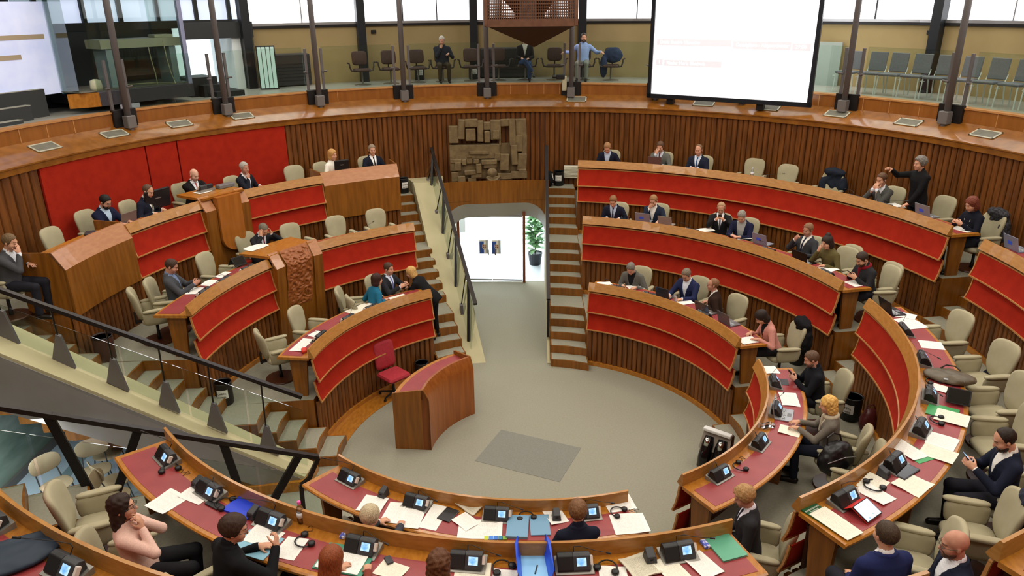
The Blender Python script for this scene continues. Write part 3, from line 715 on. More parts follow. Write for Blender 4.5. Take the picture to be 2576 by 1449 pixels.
    V, F = L.mesh(max(vox, .014)); mesh_obj('trousers', V, F, cloth(look.get('legs','22222a')), P)
    V, F = SH.mesh(max(vox, .014)); mesh_obj('shoes', V, F, mat('shoe_leather', '17130f', .35), P)
    # ---- hair, brows, eyes, glasses, beard
    hair = look.get('hair','short'); hcol = look.get('hcol','3a2a1e'); hm = mat('hair_'+hcol, hcol, .62, col2=tuple(min(1, int(hcol[i:i+2],16)/255*1.35+.02) for i in (0,2,4)), scale=(160,160,30), detail=2, spec=.35)
    Q = Field(); nz = look.get('noise')
    def plane(n, d):
        n = np.array(n, float); n /= np.linalg.norm(n); n = H @ n
        return lambda X, Y, Z: (X-hc[0])*n[0]+(Y-hc[1])*n[1]+(Z-hc[2])*n[2]-d
    big = (hc-.3, hc+.3)
    if hair in ('short','receding','fluffy','ring'):
        t = {'short':.008,'receding':.006,'fluffy':.022,'ring':.005}[hair]
        Q.el(hp((0,-.017,.034+t*.3)), (.077+t,.097+t,.088+t), H, 0, noise=nz or (.0035, 115))
        if hair in ('short','fluffy'):
            def line(X, Y, Z):
                x, y, z = X-hc[0], Y-hc[1], Z-hc[2]; v = x*H[0,1]+y*H[1,1]+z*H[2,1]; w = x*H[0,2]+y*H[1,2]+z*H[2,2]
                return .7*(w-np.interp(v, (-.12,-.03,.012,.030,.055,.10), (-.085,-.070,-.030,.0,.066,.088)))
            Q.fn('cut', line, *big)
        if hair == 'receding': Q.fn('cut', lambda X, Y, Z: .7*(((X-hc[0])*H[0,2]+(Y-hc[1])*H[1,2]+(Z-hc[2])*H[2,2])-np.interp((X-hc[0])*H[0,1]+(Y-hc[1])*H[1,1]+(Z-hc[2])*H[2,1], (-.12,-.03,.010,.022,.045), (-.085,-.065,-.020,.04,.14))), *big)
        if hair == 'ring':
            Q.fn('cut', plane((0,-.35,-.94), -.052), *big); Q.fn('cut', plane((0,-.85,.53), -.002), *big)
        Q.el(hp((0,.075,-.03)), (.062,.075,.10), H, 0, 'cut')
    elif hair in ('bob','long','curly','bun'):
        Q.el(hp((0,-.020,.036)), (.092,.110,.100), H, 0, noise=nz)
        Q.el(hp((0,-.040,-.055)), (.094,.078,.105), H, .03, noise=nz)
        if hair in ('long','curly'):
            Q.el(hp((0,-.070,-.15)), (.105 if hair == 'curly' else .088,.060,.12), H, .03, noise=nz)
        if hair == 'bun': Q.el(hp((0,-.06,.125)), (.05,.045,.04), H, .02, noise=nz)
        Q.el(hp((0,.105,-.040)), (.064,.105,.112), H, 0, 'cut'); Q.el(hp((0,.02,-.17)), (.056,.09,.09), H, 0, 'cut')
    if hair != 'bald':
        V, F = Q.mesh(min(vox, .0095))
        if len(V): mesh_obj('hair', V, F, hm, P)
    if look.get('beard'):
        Q = Field(); Q.el(hp((0,.022,-.050)), (.064,.073,.080), H, 0); Q.el(hp((0,.066,-.100)), (.031,.026,.025), H, .02)
        Q.fn('cut', plane((0,.25,-.97), .052), *big); Q.el(hp((0,.095,-.072)), (.026,.03,.012), H, 0, 'cut'); Q.fn('cut', plane((0,1,-.1), .0), *big)
        V, F = Q.mesh(min(vox, .0095)); mesh_obj('beard', V, F, mat('beard_'+look['beard'], look['beard'], .8), P)
    mb = MB()
    for sd in (-1, 1):
        for i in range(4):
            p, q2 = hp((sd*(.016+.008*i),.0905-.0035*i*(i*.35),.0235+.0012*i)), hp((sd*(.016+.008*(i+1)),.0905-.0035*(i+1)*((i+1)*.35),.0235+.0012*(i+1)-(.003 if i == 3 else 0)))
            mb.tube([p, q2], .0034, 5)
    mb.build('eyebrows', hm if hair != 'bald' else mat('hair_3a2a1e','3a2a1e'), P)
    mb = MB()
    for sd in (-1, 1):
        c = hp((sd*.031,.0875,.003)); mb.loft([[c+H @ np.array([.0075*math.cos(2*PI*k/8)*q, .0016*(1-q), .0052*math.sin(2*PI*k/8)*q]) for k in range(8)] for q in (1,.6,.1)])
    mb.build('eyes', mat('eye_dark','2a1c14',.2), P)
    mb = MB(); c = [hp((x,.0925-8*x*x,-.0715)) for x in (-.02,-.01,0,.01,.02)]; mb.tube(c, .0022, 5); mb.build('mouth', mat('lip','8c4a40',.5), P)
    if look.get('glasses'):
        mb = MB()
        for sd in (-1, 1):
            mb.tube([hp((sd*.032+.021*math.cos(2*PI*k/12),.104,.003+.016*math.sin(2*PI*k/12))) for k in range(13)], .0020, 5)
            mb.tube([hp((sd*.053,.102,.006)), hp((sd*.079,.05,.008)), hp((sd*.080,-.012,.006))], .0020, 5)
        mb.tube([hp((-.011,.105,.006)), hp((.011,.105,.006))], .0020, 5)
        mb.build('glasses', mat('spectacle_frame', look['glasses'], .3), P)
    return P, HANDS
# ================================================================ furniture and small things: one of each is built, the rest are copies
def slab(mb, outline, ys, fn=lambda p: p):
    """closed outline [(x,z)] lofted through [(y, scale)]"""
    cx = sum(p[0] for p in outline)/len(outline); cz = sum(p[1] for p in outline)/len(outline)
    return mb.loft([[fn(Vector((cx+(x-cx)*s, y, cz+(z-cz)*s))) for x, z in outline] for y, s in ys])
def superell(a, b, e=3.2, n=28, taper=0.0, c=(0,0)):
    o = []
    for i in range(n):
        t = 2*PI*i/n; x = math.copysign(abs(math.cos(t))**(2/e), math.cos(t))*a; z = math.copysign(abs(math.sin(t))**(2/e), math.sin(t))*b
        o.append((c[0]+x*(1+taper*z/b), c[1]+z))
    return o
def make_chair(label, group):
    t = thing('armchair', label, 'chair', group=group)
    pil = [(-.040,.05),(-.040,.55),(-.034,.90),(-.014,1),(.014,1),(.034,.90),(.040,.55),(.040,.05)]
    # seat
    mb = MB(); slab(mb, superell(.245,.245,4.2,32), [(y*1.25,s) for y,s in pil], lambda p: Vector((p.x, p.z+.03, .41+p.y+.02*max(0,.1-p.z))))
    mb.build('seat', M_CHAIR, t, smooth=True)
    # backrest: shield, narrower at the foot, wrapped and tilted
    mb = MB(); tilt = Rx(R(13))
    slab(mb, superell(.225,.275,3.2,36,.16), pil, lambda p: tilt @ Vector((p.x, p.y-.0+1.1*p.x*p.x, p.z))+Vector((0,-.275,.715)))
    mb.build('backrest', M_CHAIR, t, smooth=True)
    for sd in (-1, 1):
        mb = MB(); slab(mb, superell(.205,.125,4.0,28,.06), [(y*.75,s) for y,s in pil], lambda p: Vector((sd*(.272+.14*(p.z)*0+.10*(p.z-.0)+p.y)+sd*.0, p.x+.015, .515+p.z)))
        a = mb.build('armrest', M_CHAIR, t, smooth=True)
        mb = MB(); slab(mb, superell(.045,.215,3.0,28), [(y*.55,s) for y,s in pil], lambda p: Vector((sd*.295+p.x, p.z+.03, .645+p.y+.03*p.z)))
        mb.build('arm_pad', M_CHAIR, a, smooth=True)
    MB().box((0,-.20,.40),(.10,.22,.025)).box((0,-.30,.47),(.07,.03,.20)).build('back_bracket', M_BLACK, t)
    MB().lathe([(.0,.03),(.034,.03),(.030,.12),(.024,.13),(.024,.36),(.05,.37),(.0,.38)],14).build('pedestal', M_BLACK, t, smooth=True)
    MB().lathe([(.0,.0),(.265,.0),(.27,.012),(.26,.028),(.0,.034)],28).build('base', mat('chair_base_wood','4a2614',.35), t)
    return t
def make_unit(mic, group, label):
    """conference unit on a tilted steel plate: loudspeaker half, panel half with a small lit display, card slot"""
    t = thing('conference_unit', label, 'conference unit', group=group)
    MB().add([(-.165,-.105,.0),(.165,-.105,.0),(.165,.085,.0),(-.165,.085,.0),(-.165,-.105,.012),(.165,-.105,.012),(.165,.085,.055),(-.165,.085,.055)], [(3,2,1,0),(4,5,6,7),(0,1,5,4),(1,2,6,5),(2,3,7,6),(3,0,4,7)]).build('base_plate', mat('plate_steel','8c8a84',.35,metal=.4), t)
    def wedge2(x0, x1): return [[Vector((x,-.085,.020)),Vector((x,-.085,.034)),Vector((x,-.015,.128)),Vector((x,.02,.135)),Vector((x,.055,.12)),Vector((x,.062,.05))] for x in (x0, x1)]
    MB().loft(wedge2(-.145,-.012)).build('speaker_box', M_BLACK, t, bevel=.006)
    p = MB().loft(wedge2(-.012,.135)).build('panel', M_DGREY, t, bevel=.006)
    def on(x, s, e=.0015): return Vector((x, -.085+.07*s-.8*e, .034+.094*s+.6*e))
    MB().add([on(.018,.28),on(.100,.28),on(.100,.86),on(.018,.86)], [(0,1,2,3)]).build('display', M_DISPLAY, t)
    MB().box((.146,-.02,.085),(.022,.035,.07),Rx(R(-35))).build('card', mat('card_white','d9cfc6',.5), t)
    if mic:
        MB().tube([(.0,.04,.125),(.0,.07,.17),(-.02,.07,.19),(-.12,.02,.215),(-.32,-.08,.24)],[.004,.004,.0035,.003,.003],6).tube([(-.32,-.08,.24),(-.37,-.105,.245)],.008,8).build('gooseneck_microphone', M_BLACK, t)
    else:
        MB().tube([(.0,.04,.125),(.0,.055,.17),(.05,.02,.20),(.17,-.04,.20),(.26,-.06,.19)],[.004,.0035,.003,.003,.003],6).tube([(.26,-.06,.19),(.30,-.07,.185)],.008,8).build('gooseneck_microphone', M_BLACK, t)
    return t
M_DISPLAY = mat('display_blue', '5f9fe0', .3, emit=.75, col2='b4d8f6', scale=(18,18,18))
M_TEXT = None
def text_paper(name, base, ink, lines=46.0):
    m = mat(name, base, .8, spec=.2); nt = m.node_tree; b = nt.nodes['Principled BSDF']
    tc = nt.nodes.new('ShaderNodeTexCoord'); sx = nt.nodes.new('ShaderNodeSeparateXYZ'); nt.links.new(tc.outputs['Generated'], sx.inputs[0])
    w = nt.nodes.new('ShaderNodeMath'); w.operation = 'MULTIPLY'; w.inputs[1].default_value = lines; nt.links.new(sx.outputs['Y'], w.inputs[0])
    fr = nt.nodes.new('ShaderNodeMath'); fr.operation = 'FRACT'; nt.links.new(w.outputs[0], fr.inputs[0])
    lt = nt.nodes.new('ShaderNodeMath'); lt.operation = 'LESS_THAN'; lt.inputs[1].default_value = .42; nt.links.new(fr.outputs[0], lt.inputs[0])
    mp = nt.nodes.new('ShaderNodeMapping'); mp.inputs['Scale'].default_value = (22, lines*.5, 1); nt.links.new(tc.outputs['Generated'], mp.inputs[0])
    nz = nt.nodes.new('ShaderNodeTexNoise'); nz.inputs['Scale'].default_value = 1.4; nt.links.new(mp.outputs[0], nz.inputs['Vector'])
    gt = nt.nodes.new('ShaderNodeMath'); gt.operation = 'GREATER_THAN'; gt.inputs[1].default_value = .50; nt.links.new(nz.outputs['Fac'], gt.inputs[0])
    def band(sock, lo, hi):
        a = nt.nodes.new('ShaderNodeMath'); a.operation = 'GREATER_THAN'; a.inputs[1].default_value = lo; nt.links.new(sock, a.inputs[0])
        c = nt.nodes.new('ShaderNodeMath'); c.operation = 'LESS_THAN'; c.inputs[1].default_value = hi; nt.links.new(sock, c.inputs[0])
        d = nt.nodes.new('ShaderNodeMath'); d.operation = 'MULTIPLY'; nt.links.new(a.outputs[0], d.inputs[0]); nt.links.new(c.outputs[0], d.inputs[1]); return d.outputs[0]
    v = lt.outputs[0]
    for s in (gt.outputs[0], band(sx.outputs['X'], .12, .88), band(sx.outputs['Y'], .10, .90)):
        q = nt.nodes.new('ShaderNodeMath'); q.operation = 'MULTIPLY'; nt.links.new(v, q.inputs[0]); nt.links.new(s, q.inputs[1]); v = q.outputs[0]
    mx = nt.nodes.new('ShaderNodeMix'); mx.data_type = 'RGBA'; mx.inputs[6].default_value = lin(base); mx.inputs[7].default_value = lin(ink)
    nt.links.new(v, mx.inputs[0]); nt.links.new(mx.outputs[2], b.inputs['Base Color']); return m
M_PAPER = text_paper('printed_paper', 'ebeae4', 'cccbc7'); M_PAPERC = text_paper('printed_cream_paper', 'e8e5d4', 'cbc8b8')
M_NEWS = text_paper('newsprint', 'cfcab6', '8f8b7c', 70)
def sheet(name, x, y, z, rz, w, l, m, label, cat, group=None, curl=.006, th=.002, seed=0, n=6):
    rnd = random.Random(seed); mb = MB(); V = []; F = []
    ph = rnd.uniform(0, 6); a = rnd.uniform(.3, 1)
    for i in range(n+1):
        for j in range(n+1):
            u, v = j/n-.5, i/n-.5; d = max(abs(u), abs(v))*2
            V.append((u*w, v*l, th+curl*a*max(0, math.sin(u*3+v*2.5+ph))*d*d))
    for i in range(n):
        for j in range(n):
            q = i*(n+1)+j; F.append((q, q+1, q+n+2, q+n+1))
    k = len(V); V2 = [(p[0], p[1], max(0, p[2]-th)) for p in V]
    F2 = [tuple(reversed([i+k for i in f])) for f in F]
    rim = [j for j in range(n)]+[i*(n+1)+n for i in range(n)]+[n*(n+1)+j for j in range(n, 0, -1)]+[i*(n+1) for i in range(n, 0, -1)]
    F3 = [(rim[i], rim[i]+k, rim[(i+1)%len(rim)]+k, rim[(i+1)%len(rim)]) for i in range(len(rim))]
    mb.add(V+V2, F+F2+[tuple(reversed(f)) for f in F3])
    o = mb.build(name, m); o.location = (x, y, z); o.rotation_euler = (0, 0, rz)
    return tag(o, label, cat, group)
def make_headphones(label, x, y, z, rz):
    t = thing('headphones', label, 'headphones', (x, y, z), rz)
    MB().tube([(.085*math.cos(a), .085*math.sin(a), .012+.012*math.sin(a)) for a in [R(-20+220*i/14) for i in range(15)]], .007, 7).build('headband', M_BLACK, t, smooth=True)
    for a in (-22, 202):
        c = Vector((.085*math.cos(R(a)), .085*math.sin(R(a)), .024))
        MB().lathe([(.0,-.022),(.026,-.022),(.034,-.010),(.034,.008),(.022,.016),(.0,.016)], 14, (0,0,0)).build('ear_cup', M_BLACK, t, smooth=True).location = c
    MB().tube([(.08,-.03,.006),(.13,-.06,.004),(.10,-.11,.004),(.16,-.13,.004),(.12,-.17,.004),(.19,-.16,.004),(.17,-.10,.004)], .0028, 5).build('cable', M_BLACK, t)
    return t
def make_laptop(label, x, y, z, rz, lid, screen=None, op=105, w=.33, kb='b9bcc0', glow=False):
    t = thing('laptop', label, 'laptop', (x, y, z), rz)
    ml = mat('laptop_'+lid, lid, .35, metal=.3)
    MB().bbox((0,0,.009),(w,.23,.018),.004).build('base', ml, t)
    MB().box((0,.03,.0185),(w*.86,.10,.003)).build('keyboard', mat('keys_'+kb, kb, .5, col2='3a3c40', scale=(60,60,60)), t)
    MB().box((0,-.065,.0185),(.09,.055,.002)).build('touchpad', M_MGREY, t)
    M = Rx(R(90-op))
    p = MB().bbox(Vector((0,.115,.018))+M @ Vector((0,.004,.11)), (w,.008,.22), .003, M).build('lid', ml, t)
    MB().box(Vector((0,.115,.018))+M @ Vector((0,-.001,.112)), (w*.93,.002,.19), M).build('screen', screen or mat('screen_dark','1a1f26',.15), p)
    if glow: MB().box(Vector((0,.115,.018))+M @ Vector((.02,.009,.10)), (.10,.001,.06), M).build('lid_painted_reflection', mat('lid_reflection_blue','3d63e6',.3), p)  # blue patch painted on the lid as a reflection
    return t
def make_bin(label, x, y, z, h=.34, r=.125, sign=None, az=180, brown=False, group=None):
    t = thing('waste_bin', label, 'bin', (x, y, z), -R(az))
    mb = MB().lathe([(.0,.0),(r*.92,.0),(r,.02),(r,h),(r*.93,h),(r*.86,.03),(.0,.03)], 22)
    mb.build('body', mat('bin_brown','4b2a20',.5) if brown else M_BLACK, t, angle=40)
    MB().lathe([(r*.94,h-.01),(r*1.04,h-.006),(r*1.04,h+.012),(r*.94,h+.014),(r*.94,h-.01)], 22).build('rim', M_BLACK, t, smooth=True)
    if sign:
        rows = [[Vector(((r+.004)*math.sin(R(a)), (r+.004)*math.cos(R(a)), zz)) for a in range(-38, 39, 8)] for zz in (h*.38, h*.78)]
        s = MB().loft(rows, caps=False, closed=False).build('paper_sign', M_WHITE, t)
        for i, line in enumerate(sign):
            text_on(line, (r+.0075), h*(.62-.17*i), .042, t)
    return t
def text_curve(body, size, m, name='lettering', align='CENTER', ext=.0006):
    c = bpy.data.curves.new(name, 'FONT'); c.body = body; c.size = size; c.align_x = align; c.align_y = 'CENTER'; c.extrude = ext
    o = bpy.data.objects.new(name, c); COL.objects.link(o); bpy.context.view_layer.update()
    me = bpy.data.meshes.new_from_object(o.evaluated_get(bpy.context.evaluated_depsgraph_get())); bpy.data.objects.remove(o); me.materials.clear(); me.materials.append(m)
    o = bpy.data.objects.new(name, me); COL.objects.link(o); return o
def text_on(body, r, z, size, parent):
    o = text_curve(body, size, M_BLACK); o.parent = parent; o.location = (0, r, z); o.rotation_euler = (R(90), 0, R(180)); return o
def make_bottle(label, x, y, z, cap='e8e8ee', h=.22, body=(.93,.96,1,1)):
    t = thing('water_bottle', label, 'bottle', (x, y, z))
    k = h/.22
    MB().lathe([(0,.0),(.030*k,.0),(.033*k,.01*k),(.033*k,.05*k),(.031*k,.055*k),(.033*k,.06*k),(.033*k,.13*k),(.028*k,.155*k),(.013*k,.185*k),(.012*k,.20*k),(.0,.20*k)], 18).build('body', glass('bottle_plastic', body, 1.2), t, smooth=True)
    MB().lathe([(.0335*k,.065*k),(.0338*k,.065*k),(.0338*k,.115*k),(.0335*k,.115*k)], 18).build('paper_label', mat('bottle_label','dfe4ea',.5), t, smooth=True)
    MB().lathe([(0,.195*k),(.016*k,.195*k),(.016*k,.22*k),(.0,.222*k)], 14).build('cap', mat('cap_'+cap, cap, .4), t)
    return t
def make_phone(label, x, y, z, rz, scr='1a1c20', tilt=None, w=.072, l=.145):
    t = thing('phone', label, 'phone', (x, y, z), 0)
    t.rotation_euler = tilt or (0, 0, rz)
    MB().bbox((0,0,.0045),(w,l,.009),.003).build('body', M_BLACK, t)
    MB().box((0,0,.0093),(w*.9,l*.88,.001)).build('screen', mat('phone_screen_'+scr, scr, .15, emit=.7 if scr != '1a1c20' else 0), t)
    return t
def make_folder(label, x, y, z, rz, w, l, col, th=.012, cat='folder'):
    t = thing('folder', label, cat, (x, y, z), rz); m = mat('folder_'+col, col, .45)
    MB().bbox((0,0,th*.5),(w*.96,l*.96,th*.7),.002).build('sheets', M_WHITE, t)
    sheetm = MB().box((0,0,th+.001),(w,l,.002)).box((0,0,.001),(w,l,.002)).box((-w/2,0,th/2+.001),(.002,l,th+.001)); sheetm.build('cover', m, t)
    return t
def make_tablet(label, x, y, z, rz, tilt=0, case=None, scr=None, w=.185, l=.245):
    t = thing('tablet', label, 'tablet', (x, y, z), rz); M = Rx(R(tilt)); up = Vector((0,0,.006+.5*l*math.sin(R(abs(tilt)))))
    MB().bbox(up,(l,w,.010),.003,M).build('body', M_BLACK, t)
    MB().box(up+M @ Vector((0,0,.0056)),(l*.92,w*.90,.001),M).build('screen', scr or mat('tablet_dark','24221f',.1), t)
    if case: MB().box(up+M @ Vector((0,0,-.008)),(l*1.03,w*1.03,.004),M).add([up+M @ Vector((-l/2,w/2,-.008)), up+M @ Vector((l/2,w/2,-.008)), (l/2,w*.5+.10,.002), (-l/2,w*.5+.10,.002)], [(0,1,2,3)]).build('case', mat('case_'+case, case, .5), t)
    return t
# ================================================================ the people
def head_centre(lean, pitch, seat=.46):
    L, Hp = R(lean), R(pitch)
    return np.array([0, .55*math.sin(L)+.022*math.cos(Hp)+.108*math.sin(Hp), seat+.085+.55*math.cos(L)-.022*math.sin(Hp)+.108*math.cos(Hp)])
def local_to_world(p, x, y, z, az):
    a = R(az); return Vector((x+p[0]*math.cos(a)+p[1]*math.sin(a), y-p[0]*math.sin(a)+p[1]*math.cos(a), z+p[2]))
def sit(label, x, y, z, az, lean, pose, look, D=.25, head=(0,0,0), vox=.0135, **kw):
    c = head_centre(lean, head[1], kw.get('seat', .46)); k = dict(le=None, re=None)
    zd = .80; y1 = D+.09
    L = dict(lw=(-.15,y1,zd), lh=(.45,.9,-.05)); Q = dict(rw=(.15,y1,zd), rh=(-.45,.9,-.05))
    up = lambda dx, dy, dz: tuple(c+np.array([dx, dy, dz]))
    if pose == 'write': Q = dict(rw=(.10,y1+.07,zd+.005), rh=(-.45,.85,-.1), rc_=55); L = dict(lw=(-.17,y1+.04,zd), lh=(.6,.8,-.05))
    elif pose == 'clasp': L = dict(lw=(-.085,y1,zd+.01), lh=(.85,.5,.1), lc=45); Q = dict(rw=(.085,y1,zd+.02), rh=(-.85,.5,.1), rc_=45)
    elif pose == 'type': L = dict(lw=(-.09,y1+.07,zd+.02), lh=(.2,.95,-.05), lc=35); Q = dict(rw=(.09,y1+.07,zd+.02), rh=(-.2,.95,-.05), rc_=35)
    elif pose == 'phone': L = dict(lw=(-.085,.33,.86), lh=(.45,.7,.45), lc=50, lp=(-.5,.3,.2)); Q = dict(rw=(.085,.33,.86), rh=(-.45,.7,.45), rc_=50, rp=(.5,.3,.2))
    elif pose == 'highphone': L = dict(lw=(-.085,.28,1.00), lh=(.45,.5,.6), lc=50, lp=(-.5,.3,.2)); Q = dict(rw=(.085,.28,1.00), rh=(-.45,.5,.6), rc_=50, rp=(.5,.3,.2))
    elif pose == 'chin': Q = dict(rw=up(.055,.115,-.21), rh=(-.35,-.05,1), rc_=65, rp=(.2,1,0), re=(.5,.2,-1))
    elif pose == 'chinL': L = dict(lw=up(-.055,.115,-.21), lh=(.35,-.05,1), lc=65, lp=(-.2,1,0), le=(-.5,.2,-1))
    elif pose == 'face': Q = dict(rw=up(.06,.13,-.16), rh=(-.30,-.12,1), rc_=18, rp=(.1,1,.1), re=(.5,.2,-1))
    elif pose == 'temples':
        L = dict(lw=up(-.125,.075,-.10), lh=(.18,-.25,1), lc=22, lp=(-1,.3,0), le=(-.7,.5,-.6)); Q = dict(rw=up(.125,.075,-.10), rh=(-.18,-.25,1), rc_=22, rp=(1,.3,0), re=(.7,.5,-.6))
    elif pose == 'mouth':
        L = dict(lw=up(-.035,.135,-.17), lh=(.3,-.1,1), lc=60, lp=(-.3,1,0), le=(-.6,.2,-1)); Q = dict(rw=up(.035,.135,-.17), rh=(-.3,-.1,1), rc_=60, rp=(.3,1,0), re=(.6,.2,-1))
    elif pose == 'chest': Q = dict(rw=(.07,.20,1.02), rh=(-.6,.2,.7), rc_=60, rp=(.2,1,.2)); L = dict(lw=(-.22,D+.02,zd), lh=(.1,1,-.2), lc=35)
    elif pose == 'lap': L = dict(lw=(-.10,.27,.63), lh=(.6,.8,-.2), lc=35); Q = dict(rw=(.10,.27,.64), rh=(-.6,.8,-.2), rc_=35)
    elif pose == 'neck': # arms folded up to the neck
        L = dict(lw=up(.02,.12,-.175), lh=(.45,-.1,.75), lc=35, le=(-.5,.55,-.8), lp=(0,1,.3)); Q = dict(rw=up(.075,.13,-.205), rh=(-.25,-.05,.9), rc_=45, re=(.7,.5,-.6), rp=(.2,1,.2))
    elif pose == 'penup': Q = dict(rw=(.17,.40,.93), rh=(-.45,.45,.7), rc_=55, rp=(.4,.8,.4), re=(.8,.1,-.8)); L = dict(lw=(-.10,y1,zd), lh=(.6,.8,0))
    elif pose == 'gesture': L = dict(lw=(-.11,y1-.04,.90), lh=(.5,.7,.4), lc=30, lp=(-.8,.3,.4)); Q = dict(rw=(.11,y1-.04,.90), rh=(-.5,.7,.4), rc_=30, rp=(.8,.3,.4))
    elif pose == 'spread': L = dict(lw=(-.52,.10,.78), lh=(-.5,.7,-.2), le=(-.6,-.4,-.6)); Q = dict(rw=(.52,.10,.78), rh=(.5,.7,-.2), re=(.6,-.4,-.6))
    k.update(L); k.update(Q); k.update(kw)
    P, HD = person(label, x, y, z, az, look, lean=lean, head=head, vox=vox, **k)
    return {s: local_to_world(p*kw.get('scale',1), x, y, z, az) for s, p in HD.items()}
def toward(x, y, d=0): return math.degrees(math.atan2(-x, -y))+d
NAVY, BLK, GREY, DGR = '171b2b', '141418', '4a4c50', '26272c'
Z1, Z2, Z3 = .86, 1.72, 2.58
# ---- back row on the right
sit('man in dark navy jacket bowed over the rim, first from the left on the top right bench', 2.13,7.52,Z3,196,18,'write',dict(top=NAVY,shirt='b4c6dc',hcol='7a5838'),.16,(0,35,0))
sit('man in grey suit and dark red tie with a hand over his face, top right bench', 3.33,7.20,Z3,205,4,'face',dict(top='5c5d58',shirt='c3cbd6',tie='5a1a28',hcol='4a3526'),.26,(0,20,0))
sit('man in navy suit and blue tie with clasped hands, third on the top right bench', 4.12,6.68,Z3,212,4,'clasp',dict(top='1c2233',shirt='c8d4e2',tie='33507c',hair='receding',hcol='5c4632',bulk=1.08),.19,(0,8,0))
sit('man in grey suit holding both hands to his mouth, beside the standing speaker', 6.95,3.53,Z3,243,10,'mouth',dict(top='4b4c49',shirt='d8dde2',hcol='4a3524'),.15,(0,12,0))
P, H = person('standing speaker in black with curly grey hair, arm stretched out over the top right bench', 7.32,2.98,Z3, 262, dict(style='coat',top='131315',hair='fluffy',hcol='5d5852',noise=(.010,85),legs='15151a',bulk=1.06), lean=6, head=(-4,6,0), stand=True, hipz=.94,
    rw=(.20,.50,1.46), rh=(-.1,.9,.35), rc_=62, lw=(-.16,.33,.83), lh=(.2,.9,-.4), re=(.6,-.2,-.6), vox=.0135)
sit('woman in navy top with white lanyard and reddish brown curls, right end of the top bench', 7.62,1.65,Z3,258,8,'phone',dict(style='sweater',top='12141f',hair='bob',hcol='5a2a1c',noise=(.008,90),fem=True,lanyard=1),.15,(0,25,0))
# ---- middle row on the right
sit('man in dark navy suit with head bowed reading sheets, left end of the middle right bench', 2.07,5.67,Z2,200,14,'write',dict(top=NAVY,shirt='aebdd4',tie='1c2030',hcol='6b4a2c'),.17,(0,32,0))
sit('man in navy jacket and white shirt behind an open laptop with blue light', 2.94,5.54,Z2,208,8,'chest',dict(top='1f2638',shirt='e6e2da',hcol='7a5a3a'),.40,(0,25,0))
h = sit('balding man in black suit leaning back and holding up a phone with both hands', 4.17,4.70,Z2,197,-14,'highphone',dict(top='17171a',shirt='dfe2e6',tie='5a5a60',hair='receding',hcol='8a7054'),.41,(0,25,0),legs='crossed')
make_phone('black phone held up by the balding man leaning back', *((h[-1]+h[1])/2+Vector((0,0,.03))), 0, tilt=(R(50),0,-R(197)))
sit('grey-haired man in navy cardigan over grey shirt looking down at papers', 4.54,4.29,Z2,212,12,'clasp',dict(style='open',top='161a35',shirt='9a9b98',hcol='6f6a62'),.38,(0,35,0))
sit('man in grey suit and dark tie leaning back with one hand on his chest', 5.34,3.03,Z2,240,-10,'chest',dict(top='34353a',shirt='dcdad2',tie='1c2036',hcol='6a4d36',skin='ruddy'),.27,(0,12,0))
sit('woman in olive jacket resting her cheek on her hand behind a black laptop', 5.63,2.37,Z2,247,14,'face',dict(style='coat',top='5b5230',hair='bun',hcol='221712',fem=True),.24,(0,20,6))
h = sit('man in dark coat with red scarf, looking down at a phone on the desk', 5.88,1.44,Z2,256,14,'phone',dict(style='coat',top='26272a',scarf='7a1420',hcol='2a1f18',beard='4a372b'),.19,(0,32,0))
make_phone('dark phone in the hands of the man with the red scarf', *((h[-1]+h[1])/2+Vector((0,0,.03))), 0, tilt=(R(35),0,-R(256)))
# ---- front row on the right
sit('man in grey jacket and black shirt bowed over open papers, front right bench', 2.26,3.72,Z1,211,18,'write',dict(top='5a5954',shirt='17171a',nocollar=1,hcol='5c5852',cuffs=False),.22,(0,38,0))
sit('man with glasses in navy jacket and white shirt looking down at a laptop', 3.25,3.14,Z1,226,10,'desk',dict(top='1e2547',shirt='d8e0ea',hcol='5e5448',glasses='3a3a3a',bulk=1.1),.39,(0,30,0))
sit('man with glasses in dark brown jacket turned sideways, leaning to his neighbour in navy', 3.62,2.38,Z1,288,12,'desk',dict(top='2b1c15',shirt='e2e2de',hair='receding',hcol='6a4b34',glasses='55504a',skin='ruddy'),.10,(10,0,0))
sit('woman in pink blazer bowed over a notebook at the end of the front right bench', 4.23,1.04,Z1,266,20,'write',dict(top='c08478',shirt='141416',nocollar=1,hair='bob',hcol='1f1512',fem=True,legs='1c1c20',cuffs=False),.22,(0,40,0))
# ---- side rows
h = sit('bearded man in black coat reading his phone, side bench by the round floor', 4.29,-.69,Z1,279,8,'phone',dict(style='coat',top='13151b',hcol='4d3a2c',beard='6a5a4c',shirt=None,bulk=1.1,skin='ruddy'),.21,(0,22,0), vox=.012)
make_phone('phone held by the bearded man in the black coat', *((h[-1]+h[1])/2+Vector((0,0,.03))), 0, tilt=(R(40),0,-R(279)))
sit('blond woman in grey jacket and pale scarf typing on a laptop', 3.96,-2.06,Z1,292,6,'type',dict(style='jacket',top='6b655c',shirt='b9b09a',nocollar=1,scarf='b5ab94',hair='bob',hcol='b08a4a',noise=(.010,70),fem=True,legs='1e2230',cuffs=False),.26,(0,14,0), vox=.012)
sit('man with tousled light brown hair in charcoal suit seated in profile, lower right', 2.31,-3.95,Z1,282,5,'lap',dict(top='2a2a2d',shirt='e6e4ee',tie='2a2a36',hair='fluffy',hcol='8a6a44',noise=(.007,80),skin='ruddy'),.45,(0,22,0), vox=.011)
h = sit('man in navy suit with dark hair looking at a lit phone, right edge of the photo', 4.72,-4.23,Z2,283,4,'phone',dict(top='181d2e',shirt='e8e6e0',hair='receding',hcol='1e1611',beard='3a2c22'),.47,(0,26,0), vox=.011)
